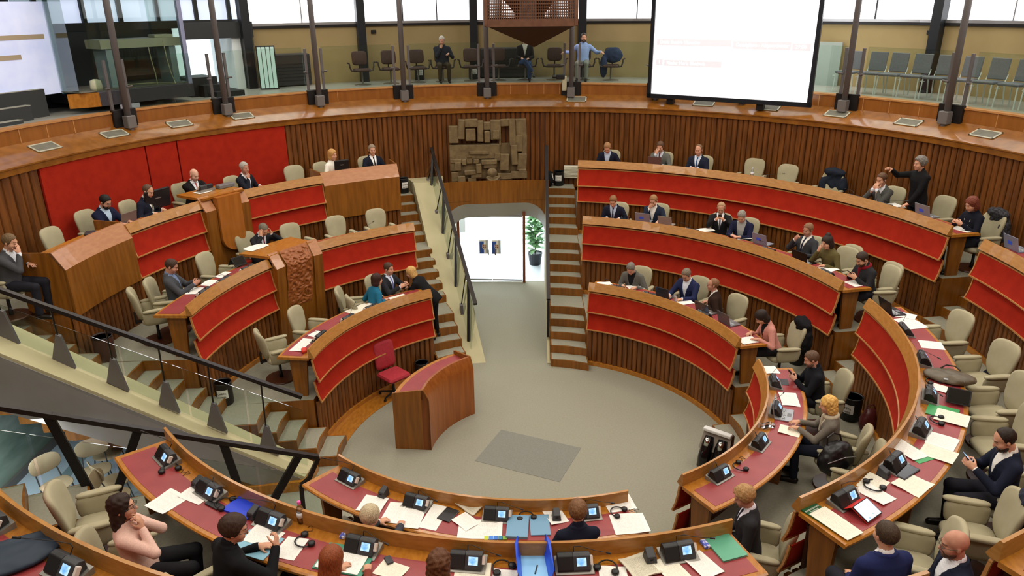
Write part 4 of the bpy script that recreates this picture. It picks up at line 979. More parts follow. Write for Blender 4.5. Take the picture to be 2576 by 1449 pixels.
make_phone('lit phone in the hands of the man at the right edge', *((h[-1]+h[1])/2+Vector((0,0,.03))), 0, '8fc0ff', tilt=(R(45),0,-R(283)))
sit('man in royal blue suit seen from behind with a thinning crown, bottom right', 2.79,-5.69,Z2,349,6,'lap',dict(top='1e2550',shirt='e6e6e6',hcol='33261b',bulk=1.12),.40,(0,0,0), vox=.011)
sit('bald bearded man with dark glasses in navy suit, bottom right corner', 3.35,-5.75,Z2,282,5,'lap',dict(top='1b2132',shirt='e4e6ea',hair='bald',beard='5d4636',glasses='20232c',skin='ruddy',bulk=1.1),.5,(0,8,0), vox=.011)
# ---- nearest rows, seen from behind
sit('grey-blond head of a person behind the bottom bench, bowed over white sheets', -1.80,-4.34,Z1,23,10,'write',dict(top='3a3c42',shirt='d8d8d8',hair='fluffy',hcol='978a70',noise=(.004,110)),.40,(0,20,0), vox=.012)
sit('person in dark navy jacket with brown hair, seen from behind at bottom centre', .42,-4.27,Z1,352,8,'chin',dict(style='coat',top='161a2a',hair='fluffy',hcol='5d4027',noise=(.006,80),skin='fair'),.16,(-10,8,0), vox=.011)
sit('woman in pink sweater with dark wavy hair and glasses, hands held at her neck', -3.62,-5.14,Z2,74,-6,'neck',dict(style='sweater',top='d2aea0',hair='curly',hcol='21140f',noise=(.009,62),fem=True,glasses='4a5560',legs='1a1a1e',bulk=1.12),.42,(-4,-4,0), vox=.010)
sit('man in black jacket and glasses writing on a sheet with a raised hand', -2.70,-5.53,Z2,44,10,'penup',dict(style='coat',top='131417',hcol='2b1c13',hair='fluffy',noise=(.004,90),glasses='3a3d44',skin='fair'),.28,(-28,14,0), vox=.010)
sit('long straight auburn hair of a woman at the bottom edge, papers before her', -1.71,-5.93,Z2,16,6,'write',dict(style='sweater',top='7a3b30',hair='long',hcol='6a3418',fem=True),.29,(0,10,0), vox=.012)
sit('woman with long curly brown hair at the bottom edge, seen from behind', -.85,-5.99,Z2,8,6,'desk',dict(style='sweater',top='c2623c',hair='curly',hcol='4a2c18',noise=(.012,70),fem=True),.18,(0,10,0), vox=.012)
# ---- top bench on the left
sit('dark-haired bearded man with glasses in navy jacket behind a silver laptop, red wall behind', -7.59,2.43,Z3,106,8,'type',dict(top='141a33',shirt='b2c6dc',hcol='15100e',beard='1c1512',glasses='2a2a2e',bulk=1.1),.31,(0,28,0))
sit('balding man in dark suit behind a large black monitor', -7.15,3.16,Z3,100,6,'desk',dict(top='191d2c',shirt='e2e2dc',tie='6a6a5c',hair='receding',hcol='4a3628'),.16,(0,25,0))
sit('bald man in black suit with red striped tie at the rounded podium', -6.83,4.61,Z3,124,8,'clasp',dict(top='141416',shirt='dfe0e6',tie='a8484a',hair='bald',skin='pale',bulk=1.1),.48,(0,22,0))
sit('grey-haired man in dark suit with his hand on his chin, right of the bald man', -5.92,5.12,Z3,113,2,'chin',dict(top='1a1d27',shirt='e6e8ec',tie='6a7f9c',hcol='8a8780',skin='ruddy'),.17,(-8,5,0))
sit('blond woman in white high-necked top behind a small black monitor', -4.36,6.50,Z3,120,2,'desk',dict(style='turtle',top='e8e4da',hair='bob',hcol='9a7444',fem=True),.16,(0,5,0))
sit('man in dark suit and black tie beside the blond woman in white', -3.52,7.05,Z3,146,0,'desk',dict(top='161a28',shirt='eceef0',tie='16161c',hcol='6f6252'),.22,(-10,5,0))
sit('man in grey suit covering his face with a hand, far left behind the tall desk box', -7.78,-.02,Z3,90,10,'face',dict(top='46474b',shirt='d6dae0',hcol='57452f'),.15,(0,15,0))
# ---- middle and front benches on the left
sit('man in dark suit holding his head in both hands, behind the carved lectern', -5.31,3.69,Z2,125,16,'temples',dict(top='222226',shirt='dcdfe6',tie='7a2438',hcol='5a554a'),.50,(0,35,0))
h = sit('man in grey loden jacket looking at a phone, middle-left bench', -5.98,1.32,Z2,80,-6,'phone',dict(top='43454a',shirt='6d7d9c',hcol='33231a',skin='ruddy'),.25,(0,25,0))
make_phone('small phone held by the man in the grey loden jacket', *((h[-1]+h[1])/2+Vector((0,0,.03))), 0, tilt=(R(40),0,-R(80)))
sit('man in dark suit and blue tie gesturing to the two women beside him', -2.76,3.51,Z1,117,4,'gesture',dict(top='24262b',shirt='cfd8ea',tie='5a66a8',hcol='38281c'),.34,(0,5,0))
sit('woman in teal jacket with dark hair, seen from behind leaning on the front left bench', -2.95,2.80,Z1,52,12,'desk',dict(style='coat',top='1f6584',hair='bob',hcol='2a1712',fem=True),.10,(0,5,0))
person('blond woman in black standing on the stairs and leaning over the end of the front left bench', -1.86,3.52,.516,292, dict(style='coat',top='141517',hair='bob',hcol='a3824e',fem=True,legs='121214'), lean=48, head=(10,20,0), stand=True, hipz=.92,
    rw=(.10,.62,.98), rh=(-.3,.5,.9), rc_=50, lw=(-.16,.62,.86), lh=(.2,.9,-.1), re=(.5,-.2,-.9))
# ---- visitors in the gallery
ZG = 5.045
sit('old man in navy jacket and brown trousers with a hand at his chin, gallery chair', *pt(-11.5,10.1)[:2],ZG,168.5,-2,'chin',dict(style='coat',top='1c1f2b',hcol='8c8880',legs='3a2e22',bulk=1.15,skin='ruddy'),.2,(0,18,0),seat=.42,scale=.90)
sit('gallery visitor in white shirt and blue jeans, head hidden by the hanging wooden box', *pt(.9,10.1)[:2],ZG,181,-6,'lap',dict(style='jacket',top='1e1c1e',shirt='dcdccf',nocollar=1,hcol='4a3828',legs='34466a',cuffs=False),.2,(0,5,0),seat=.42,legs='crossed',scale=.90)
sit('bearded man in grey vest over blue shirt, arms spread on the gallery chairs', *pt(9.6,10.1)[:2],ZG,190,-2,'spread',dict(style='shirt',top='93a8dc',hcol='2a2019',beard='2a2019',legs='7d8078',shirt=None),.2,(12,0,0),seat=.42,scale=.92)
# ================================================================ chairs, bins, bags, coats
ch0 = make_chair('x', 'beige swivel armchairs'); _used = [False]
def chair(label, x, y, z, az, s=1.0):
    if not _used[0]: c = ch0; _used[0] = True; c.location = (x,y,z); c.rotation_euler = (0,0,-R(az)); c['label'] = label
    else: c = dup(ch0, (x,y,z), -R(az), label)
    return c
def back(label, bx, by, z, az):
    a = R(az); return chair(label, bx+.27*math.sin(a), by+.27*math.cos(a), z, az)
OCC = [('beige armchair of the bowed man at the left end of the top right bench',2.17,7.62,Z3,196),('beige armchair of the man in grey suit with a hand on his face',3.38,7.32,Z3,205),
 ('beige armchair of the third man on the top right bench, in navy suit',4.19,6.80,Z3,212),('beige armchair of the man holding both hands to his mouth',7.03,3.58,Z3,243),
 ('beige armchair of the woman with reddish brown curls, patterned coat on it',7.75,1.68,Z3,258),('beige armchair of the man in navy suit at the left end of the middle right bench',2.13,5.80,Z2,200),
 ('beige armchair of the man in white shirt with the blue-lit laptop',3.00,5.66,Z2,208),('beige armchair under the balding man who holds up a phone',4.20,4.78,Z2,200),
 ('beige armchair of the grey-haired man in navy cardigan',4.62,4.41,Z2,215),('beige armchair under the man leaning back with hand on chest',5.43,3.09,Z2,240),
 ('beige armchair of the woman in olive jacket',5.76,2.43,Z2,240),('beige armchair beside the man with the red scarf',6.03,1.45,Z2,262),
 ('beige armchair of the man in grey jacket on the front right bench',2.32,3.82,Z1,211),('beige armchair of the man with glasses in navy jacket',3.33,3.22,Z1,226),
 ('beige armchair of the woman in pink blazer',4.38,1.05,Z1,262),
 ('beige armchair of the bearded man reading his phone',4.42,-.70,Z1,272),('beige armchair of the blond woman typing',4.06,-2.12,Z1,300),
 ('beige armchair of the man with tousled hair in charcoal suit',2.45,-3.98,Z1,290),('beige armchair of the man at the right edge with a lit phone',4.84,-4.26,Z2,290),
 ('beige armchair of the man in royal blue suit',2.76,-5.78,Z2,349),('beige armchair of the bald bearded man with dark glasses',3.46,-5.80,Z2,290),
 ('beige armchair of the person with the grey-blond head',-1.84,-4.43,Z1,23),('beige armchair of the person in dark navy seen from behind at bottom centre',.43,-4.38,Z1,352),
 ('beige armchair of the woman in pink sweater',-3.74,-5.18,Z2,72),('beige armchair of the man in black writing',-2.78,-5.62,Z2,44),
 ('beige armchair of the woman with straight auburn hair',-1.75,-6.03,Z2,16),('beige armchair of the woman with curly hair at the bottom edge',-.87,-6.12,Z2,8),
 ('beige armchair of the bearded man behind the silver laptop',-7.70,2.45,Z3,106),('beige armchair of the balding man behind the monitor',-7.26,3.17,Z3,100),
 ('beige armchair of the grey-haired man with hand on chin',-6.02,5.17,Z3,113),('beige armchair of the blond woman in white',-4.46,6.56,Z3,122),
 ('beige armchair of the man in dark suit and black tie',-3.58,7.15,Z3,146),('beige armchair of the man covering his face at far left',-7.90,-.02,Z3,90),
 ('beige armchair of the man holding his head in both hands',-5.43,3.77,Z2,125),('beige armchair of the man in the grey loden jacket',-6.10,1.30,Z2,80),
 ('beige armchair of the man in dark suit with blue tie',-2.86,3.57,Z1,117),('beige armchair of the woman in teal jacket',-3.08,2.72,Z1,60)]
for a in OCC: chair(*a)
back('empty beige armchair behind the water bottle on the top right bench',5.42,6.60,Z3,216)
back('second empty beige armchair from the left on the top right bench, microphone before it',5.95,5.90,Z3,226)
back('beige armchair with a dark coat over its back, top right bench',6.62,5.10,Z3,232)
back('beige armchair of the standing speaker, right of him behind a laptop',7.83,2.92,Z3,252)
back('empty beige armchair beside the woman in olive jacket',6.14,2.68,Z2,250)
back('empty beige armchair right of the man with the red scarf',6.40,1.66,Z2,258)
back('empty beige armchair behind the two laptops on the front right bench',4.00,2.40,Z1,238)
back('empty beige armchair at the top end of the right side bench, by the steps',6.36,-.52,Z2,262)
back('beige armchair turned from the desk, second from the steps on the right side bench',6.36,-1.56,Z2,262)
back('beige armchair right of the brown satchel, third from the steps',6.02,-2.48,Z2,268)
back('beige armchair above the man with the lit phone at right edge',5.62,-3.25,Z2,276)
back('empty beige armchair beside the dark quilted jacket, lower right',4.42,-4.82,Z2,286)
back('empty beige armchair between the man in royal blue and the bald man',3.62,-5.24,Z2,292)
back('beige armchair under the black bag and coat',4.30,-2.62,Z1,296)
back('large beige armchair at lower left beside the woman in pink',-4.66,-4.55,Z2,68)
back('beige armchair at the end of the bottom desk row, right of the man writing',-2.25,-5.90,Z2,25)
back('empty beige armchair left of the tall wooden desk box, red wall behind',-7.95,1.42,Z3,96)
back('beige armchair behind the bald man at the podium',-7.12,4.72,Z3,124)
back('empty beige armchair right of the grey-haired man, under the end of the red wall',-5.22,6.35,Z3,141)
back('empty beige armchair right of the man holding his head',-4.92,4.55,Z2,133)
back('empty beige armchair in the middle of the middle-left bench',-4.08,5.10,Z2,141)
back('empty beige armchair nearest the stairs on the middle-left bench',-3.30,5.66,Z2,150)
back('empty beige armchair between the man in loden and the carved lectern',-5.98,2.62,Z2,104)
back('empty beige armchair at the railing end of the middle-left bench, seen from the side',-6.44,.80,Z2,62)
back('beige armchair seen edge-on beside the woman in teal',-3.62,3.00,Z1,84)
back('empty beige armchair below the carved lectern, second from the railing',-4.22,2.02,Z1,104)
back('empty beige armchair at the railing end of the front left bench',-4.55,1.02,Z1,60)
def red_chair():
    t = thing('office_chair', 'red office chair behind the speaker desk', 'chair', (-2.52,2.02,0.012), -R(135)); rm = mat('red_chair_cloth','9c2430',.8,col2='a82c38',scale=(30,30,30))
    MB().bbox((0,.04,.45),(.48,.47,.08),.035).build('seat', rm, t, smooth=False)
    pil = [(-.035,.05),(-.035,.8),(-.02,1),(.02,1),(.035,.8),(.035,.05)]
    mb = MB(); slab(mb, superell(.22,.27,6,28), pil, lambda p: Rx(R(8)) @ Vector((p.x, p.y+.5*p.x*p.x, p.z))+Vector((0,-.25,.78))); mb.build('backrest', rm, t, smooth=True)
    MB().tube([(0,-.22,.42),(0,-.29,.45),(0,-.30,.62)],.018,8).build('back_bracket', M_BLACK, t)
    MB().lathe([(0,.06),(.03,.06),(.025,.40),(0,.41)],12).build('pedestal', M_BLACK, t)
    for i in range(5):
        a = 2*PI*i/5; d = Vector((math.sin(a), math.cos(a), 0))
        MB().tube([d*.02+Vector((0,0,.09)), d*.28+Vector((0,0,.07))],[.022,.015],8).build('leg', M_BLACK, t)
        MB().tube([d*.28+Vector((-.012*d.y,.012*d.x,.03)), d*.28+Vector((.012*d.y,-.012*d.x,.03))],.03,10).build('caster', M_BLACK, t)
red_chair()
# ---- bins
SG = ('CARTA','PAPIER')
make_bin('black waste bin with paper sign at the top of the right stairs', .98,8.35,Z3, .36,.13, SG, 190)
make_bin('black waste bin with paper sign at the top of the left stairs', -2.93,7.72,Z3, .36,.13, SG, 150)
make_bin('black waste bin behind the woman in pink blazer', 4.88,1.55,Z1, .38,.14, None)
make_bin('black waste bin with paper sign behind the blond woman typing', 5.02,-.38,Z1, .38,.15, SG, 230)
make_bin('black waste bin with paper sign beside the red office chair', -2.05,2.70,0, .36,.13, SG, 170)
make_bin('brown and black waste bin behind the upper glass balustrade', -6.75,.22,Z2+.0, .40,.15, None, 120, brown=True)
make_bin('dark waste bin with paper sign behind the glass balustrade, below the middle-left bench', -5.0,.30,Z1, .38,.14, SG, 170)
# ---- coats, bags
def soft(name, label, cat, field, m, x, y, z, rz, parts=None, vox=.016):
    V, F = field.mesh(vox); o = mesh_obj(name, V, F, m); o.location = (x,y,z); o.rotation_euler = (0,0,rz); tag(o, label, cat)
    for nm, mb, mm in (parts or []): mb.build(nm, mm, o)
    return o
def coat_field(w=.27, h=.30, nz=(.016,24)):
    f = Field(); f.el((0,-.30,.74),(w,.10,h),None,.0,noise=nz); f.el((0,-.27,.98),(w*.8,.11,.09),None,.05,noise=nz); f.el((w*.7,-.24,.66),(.09,.09,.22),None,.05,noise=nz); f.el((-w*.7,-.25,.70),(.09,.09,.20),None,.05,noise=nz); return f
soft('coat','dark coat hung over an armchair on the top right bench','coat',coat_field(.30,.26),cloth('1d2330'),6.42,4.93,Z3,-R(232))
soft('coat','patterned dark coat on the armchair of the woman with reddish curls','coat',coat_field(.26,.28),mat('coat_pattern','17171b',.9,col2='3a3a40',scale=(30,30,30),ramp=(.45,.55)),7.80,1.70,Z3,-R(258))
soft('coat','black coat on the armchair behind the woman in pink blazer','coat',coat_field(.27,.34),cloth('101013'),4.44,1.06,Z1,-R(262))
soft('quilted_jacket','dark blue quilted jacket over an armchair at the lower right corner','jacket',coat_field(.28,.32,(.020,60)),mat('quilted_nylon','1c2436',.45,col2='242e44',scale=(20,20,20)),4.24,-4.86,Z2,-R(286))
soft('coat','black coat on the armchair of the man covering his face at far left','coat',coat_field(.27,.36),cloth('0f0f12'),-7.94,-.02,Z3,-R(90))
f = Field().el((0,0,.20),(.26,.16,.20),None,0,noise=(.010,30)).el((.02,.02,.36),(.20,.12,.08),None,.06,noise=(.01,40))
soft('leather_bag','large black leather bag lying on an armchair, lower right','bag',f,mat('black_leather','111113',.38),3.86,-2.46,Z1+.44,R(20),[('handle',MB().tube([(-.12,.05,.38),(-.10,.09,.50),(0,.10,.54),(.10,.09,.50),(.12,.05,.38)],.012,8),mat('black_leather','111113')),('zip',MB().tube([(-.22,-.10,.26),(0,-.15,.33),(.22,-.10,.26)],.006,6),M_SILVER)])
f = Field().el((0,0,.18),(.30,.20,.16),None,0,noise=(.014,26)).el((.2,.05,.12),(.16,.14,.12),None,.06)
soft('folded_coat','dark blue coat bundled beside the black leather bag','coat',f,cloth('1a2233'),4.06,-2.86,Z1+.42,.4)
f = Field().el((0,0,.17),(.16,.11,.19),None,0,noise=(.012,30)).el((0,0,.30),(.11,.07,.10),None,.05)
soft('shoulder_bag','dark red leather bag on the floor beside the waste bin, right side','bag',f,mat('oxblood_leather','4a1a1a',.35),5.12,-.78,Z1,.3,[('strap',MB().tube([(-.10,0,.34),(-.06,.02,.44),(.05,.02,.45),(.10,0,.34)],.010,8),mat('oxblood_leather','4a1a1a'))])
f = Field().el((0,0,.16),(.14,.10,.16),None,0,noise=(.010,34)).el((0,.05,.10),(.10,.07,.09),None,.04)
soft('backpack','dark backpack on the floor between armchairs at the right','backpack',f,cloth('151a24'),6.62,-1.02,Z2,.2,[('strap',MB().tube([(-.06,-.08,.26),(-.06,-.14,.16),(-.05,-.10,.05)],.012,8),M_BLACK)])
f = Field().el((0,0,.20),(.13,.10,.20),None,0,noise=(.006,30)).el((0,-.06,.14),(.10,.06,.12),None,.04)
soft('backpack','black and white backpack leaning by the bin at the top of the right stairs','backpack',f,cloth('131316'),.74,8.25,Z3,0,[('stripe',MB().tube([(.075,-.078,.08),(.085,-.075,.2),(.06,-.06,.34)],.014,8),M_WHITE)])
f = Field().el((0,0,.02),(.30,.20,.055),None,0,noise=(.010,22)).el((.10,-.06,.05),(.16,.13,.04),None,.04,noise=(.01,30)); 
soft('satchel','flat brown leather satchel lying on the right side desk','bag',f,mat('taupe_leather','4f4535',.5,col2='5e5340',scale=(12,12,12)),5.28,-2.16,2.50,-R(25),[('buckle',MB().box((-.06,-.17,.055),(.05,.03,.01)).box((.12,-.17,.06),(.05,.03,.01)),M_SILVER),('handle',MB().tube([(-.10,.12,.07),(-.04,.17,.10),(.06,.17,.10),(.12,.12,.07)],.010,8),mat('dark_leather','2a1c14',.4))])
f = Field().el((0,0,.03),(.33,.19,.05),None,0,noise=(.006,28)).rc((-.2,.16,.04),(.22,.16,.04),.03,.03,.03)
soft('document_case','dark blue document case with a phone on it, bottom left corner','bag',f,mat('case_navy','1d2c3c',.6),-3.82,-6.32,3.345,R(30))
make_phone('phone with a reflective screen on the dark blue case, bottom left', -3.93,-6.40,3.43,R(60),'3a3d42',w=.085,l=.17)
make_tablet('tablet with a blue-white screen at the bottom left edge', -4.22,-6.02,3.345,R(50),0,None,mat('tablet_pale','a8c8d8',.2,emit=.5))
# ================================================================ things on the desks
PAPER = [
('sheet','white two-page sheets lying loose on the desk left of the blue folder',-3.63,-4.50,2.482,1.040,.30,.28,M_PAPER,'paper'),
('sheet','white sheets partly tucked under the loose pair near the woman in pink',-3.36,-4.36,2.484,1.10,.30,.29,M_PAPER,'paper'),
('sheet','printed sheet under the writing hand of the man in black',-2.526,-5.03,2.486,1.20,.22,.31,M_PAPER,'paper'),
('sheet','stack of sheets right of the writing man\'s hand',-2.237,-5.185,2.482,1.312,.275,.212,M_PAPER,'paper'),
('sheet','white sheets on the open green folder beside the auburn-haired woman',-1.74,-5.37,2.496,1.317,.25,.40,M_PAPER,'paper'),
('sheet','cream note sheet beside the curly-haired woman, small phone above it',-1.303,-5.475,2.482,1.146,.19,.26,M_PAPERC,'paper'),
('notebook','open notebook with a pen, right of the curly-haired woman',-.607,-5.523,2.482,-.045,.307,.235,M_PAPERC,'notebook'),
('sheet','white sheet between the open notebook and the blue binder',-.333,-5.571,2.482,-.105,.21,.179,M_PAPER,'paper'),
('sheet','white sheet at the bottom edge right of the blue binder',.580,-5.566,2.482,.006,.236,.21,M_PAPER,'paper'),
('newspaper','folded newspaper with a red picture at the bottom edge',.824,-5.469,2.482,.431,.267,.29,M_NEWS,'newspaper'),
('sheet','cream sheet overlapping the folded newspaper, bottom right of centre',1.074,-5.501,2.488,.446,.21,.29,M_PAPERC,'paper'),
('sheet','white sheet below the mint green folder at the desk end',1.359,-5.449,2.484,.504,.21,.31,M_PAPER,'paper'),
('sheet','leftmost white sheets on the bottom centre bench, above the grey-blond head',-1.876,-3.432,1.622,1.329,.30,.29,M_PAPER,'paper'),
('sheet','white sheet right of the grey-blond head, second from the left',-1.604,-3.588,1.624,1.392,.36,.21,M_PAPER,'paper'),
('sheet','sheaf of stapled sheets in the middle of the bottom centre bench\'s left half',-1.388,-3.668,1.626,1.398,.38,.24,M_PAPER,'paper'),
('sheet','long white sheet left of the black notebook on the bottom centre bench',-1.141,-3.675,1.622,1.255,.42,.21,M_PAPER,'paper'),
('newspaper','creased newspaper leaning on the rim of the bottom centre bench',-.778,-3.464,1.622,.856,.21,.36,M_NEWS,'newspaper'),
('sheet','white sheet below the creased newspaper',-.787,-3.759,1.624,.739,.21,.27,M_PAPER,'paper'),
('sheet','broad open sheets with coloured index tabs left of the light blue folder',-.621,-3.887,1.622,1.534,.31,.48,M_PAPER,'paper'),
('sheet','white sheet left of the dark-jacketed person\'s head at bottom centre',.211,-3.679,1.624,.356,.21,.276,M_PAPER,'paper'),
('sheet','upper right sheets on the bottom centre bench, headphones on them',.955,-3.466,1.622,.232,.33,.267,M_PAPER,'paper'),
('sheet','lower right open sheets at the end of the bottom centre bench',1.019,-3.819,1.622,.106,.385,.33,M_PAPER,'paper'),
('sheet','cream sheet on the dark green booklet at the lower right desk',2.706,-4.937,2.496,.505,.213,.422,M_PAPERC,'paper'),
('sheet','white sheet between conference unit and red tablet',3.327,-4.329,2.482,.724,.30,.21,M_PAPERC,'paper'),
('sheet','sheet with a folded corner above the red tablet',3.273,-4.496,2.484,.543,.21,.31,M_PAPER,'paper'),
('sheet','crumpled sheet at the desk edge right of the red tablet',3.712,-4.348,2.482,.646,.33,.28,M_PAPERC,'paper'),
('sheet','white sheet above the silver tablet on the right side desk',3.959,-3.740,2.486,.389,.22,.36,M_PAPER,'paper'),
('sheet','cream sheet at the desk edge below the white one, near the lit phone',4.257,-3.812,2.482,.833,.283,.33,M_PAPERC,'paper'),
('sheet','white sheet above the cream one near the lit phone',4.420,-3.582,2.484,.849,.29,.28,M_PAPER,'paper'),
('sheet','cream sheets with a green folder under them on the right side desk',4.789,-3.107,2.492,.934,.31,.34,M_PAPERC,'paper'),
('sheet','small white sheet right of the brown satchel',5.049,-2.403,2.482,.842,.20,.30,M_PAPER,'paper'),
('sheet','white sheet with a pale green edge between two tall microphones',5.580,-1.163,2.482,1.282,.25,.30,M_PAPER,'paper'),
('sheet','larger white sheet near the upper end of the right side desk',5.665,-.418,2.484,.190,.30,.38,M_PAPER,'paper'),
('sheet','topmost white sheet on the right side desk, beside the tilted laptop',5.741,-.129,2.482,.940,.25,.27,M_PAPER,'paper'),
('sheet','white sheet at the upper end of the desk before the bearded phone reader',3.756,-.199,1.622,.033,.22,.26,M_PAPER,'paper'),
('sheet','white papers above the typing woman\'s laptop',3.723,-1.119,1.622,-.181,.25,.40,M_PAPER,'paper'),
('sheet','sheets with a black pen below the typing woman\'s laptop',3.434,-1.958,1.622,1.115,.24,.27,M_PAPERC,'paper'),
('document','dark glossy document under the bearded phone reader\'s hands',3.768,-.586,1.622,-.203,.246,.20,mat('dark_print','1c1a1c',.3),'document'),
('sheet','long white sheets at the pointed end of the front left desk',-3.805,.882,1.622,1.349,.50,.21,M_PAPER,'paper'),
('sheet','white sheet beside the conference unit on the front left desk',-3.643,1.306,1.622,1.098,.24,.26,M_PAPER,'paper'),
('sheet','white sheet near the woman in teal',-2.883,2.743,1.622,.884,.33,.17,M_PAPER,'paper'),
('sheet','cream sheet before the gesturing man on the front left desk',-2.483,3.027,1.622,.705,.36,.18,M_PAPERC,'paper'),
('sheet','white sheet before the man in the grey loden jacket',-5.623,1.242,2.482,1.523,.32,.19,M_PAPER,'paper'),
('sheet','small white sheet above the loden man\'s hands',-5.513,1.615,2.482,1.355,.27,.18,M_PAPER,'paper'),
('sheet','white sheet in front of the empty armchair next to the carved lectern',-5.424,2.034,2.482,1.260,.32,.16,M_PAPER,'paper'),
('sheet','white sheet at the left end of the front right bench',1.637,3.658,1.622,.177,.281,.19,M_PAPER,'paper'),
('sheet','open papers under the bowed man in grey jacket',2.224,3.443,1.622,.271,.30,.25,M_PAPER,'paper'),
('sheet','white papers right of the man with glasses in navy',3.047,2.614,1.622,.245,.30,.22,M_PAPER,'paper'),
('notebook','white notebook under the pen of the woman in pink blazer',3.725,.885,1.622,.327,.33,.25,M_PAPER,'notebook'),
('sheet','white sheet before the balding man holding up a phone',3.834,4.512,2.482,.246,.33,.22,M_PAPER,'paper'),
('sheet','white sheet under the grey-haired man in navy cardigan',4.441,3.946,2.482,.202,.32,.22,M_PAPER,'paper'),
('sheet','white sheet right of the black laptop on the middle right bench',5.396,1.995,2.482,.457,.33,.24,M_PAPER,'paper'),
('sheet','white sheet at the end of the middle right bench, under the phone reader with red scarf',5.563,1.273,2.482,.366,.22,.26,M_PAPER,'paper'),
('sheet','tilted white sheets on the rim before the standing speaker',7.007,3.135,3.342,.176,.21,.32,M_PAPER,'paper'),
('sheet','white sheet at the end of the top right bench before the curly-haired woman',7.355,1.522,3.342,.466,.20,.32,M_PAPER,'paper'),
('sheet','white sheets on the carved lectern before the man holding his head',-5.12,3.02,2.675,1.0,.42,.24,M_PAPER,'paper'),
('sheet','white papers before the bald man at the rounded podium',-6.35,3.95,3.545,.95,.30,.22,M_PAPER,'paper')]
for i, (nm, lb, x, y, z, rz, w, l, m, cat) in enumerate(PAPER):
    sheet(nm, x, y, z+.0012, rz, w, l, m, lb, cat, curl=.016 if nm != 'newspaper' else .05, th=.004 if nm != 'newspaper' else .012, seed=i)
# ---- folders and booklets
make_folder('blue plastic folder with elastic band on the bottom left desk', -2.827,-4.586,2.483,1.097,.30,.33,'1c3fd0',.02)
make_folder('light blue folder standing open at the left, bottom centre bench', -.213,-3.866,1.623,1.50,.36,.235,'6f9ab8',.028)
make_folder('flat light blue folder beside the dark-jacketed person', .031,-3.832,1.623,1.60,.34,.216,'6f9ab8',.012)
make_folder('mint green folder at the right end of the long bottom desk', 1.606,-5.209,2.483,.325,.247,.36,'58a283',.014)
make_folder('open green folder under white sheets by the auburn-haired woman', -1.72,-5.34,2.483,1.317,.33,.46,'3f8f74',.011)
make_folder('light blue folder under the papers of the man writing', -2.56,-5.13,2.482,1.20,.30,.38,'7fb2c8',.004)
make_folder('dark green booklet with white lettering at the lower right desk end', 2.641,-4.829,2.483,.56,.20,.46,'1f5c34',.010,'booklet')
for i, (s, dy) in enumerate((('INTERREGIONALE',.13),('STATISTIK',.10))):
    t = text_curve(s, .024, M_WHITE); t.parent = [o for o in COL.objects if o.get('label','').startswith('dark green booklet')][0]; t.location = (0,dy,.0125)
make_folder('green folder under cream sheets on the right side desk', 4.76,-2.96,2.483,.934,.30,.32,'3f9a5a',.007)
make_folder('green folder peeping out under the white sheet near the silver tablet', 4.00,-3.80,2.482,.389,.22,.33,'3f9a5a',.003)
make_folder('black notebook beside the creased newspaper', -.99,-3.64,1.622,1.088,.22,.16,'1a1a1c',.014,'notebook')
make_folder('open white folder near the woman in teal on the front left desk', -3.133,2.443,1.622,.939,.50,.26,'e2dfce',.010)
def blue_binder():
    t = thing('ring_binder','upright open blue plastic binder on the long bottom desk','binder',(-.09,-5.40,2.483),R(4)); m = mat('binder_blue','1650e0',.3)
    MB().bbox((0,-.08,.012),(.22,.34,.02),.004).build('papers', mat('binder_sheet','8fc8f0',.4), t)
    for sd in (-1, 1):
        P = [(sd*.11,-.26,.0),(sd*.15,-.24,.12),(sd*.15,.04,.19),(sd*.12,.12,.20),(sd*.10,.11,.04),(sd*.11,-.05,.0)]
        MB().loft([[Vector(p) for p in P],[Vector((p[0]+sd*.004,p[1],p[2])) for p in P]]).build('cover', m, t)
    MB().tube([(0,-.16,.026),(.03,-.06,.026)],.006,8).build('pen', M_DGREY, t)
blue_binder()
for i, (c, dx) in enumerate((('b8c83a',0),('3f7fd8',.05),('2f6fc8',.10),('2a7a9a',.15),('7aa83a',.20))):
    tag(MB().box((-.55+dx*1.0,-4.035,1.630),(.045,.06,.004)).build('index_tab', mat('tab_'+c, c, .5)), 'index tab, %s, at the lower edge of the open sheets on the bottom centre bench' % ('lime green','blue, left of the darker blue one','dark blue','teal','leaf green')[i], 'index tab', 'coloured index tabs')
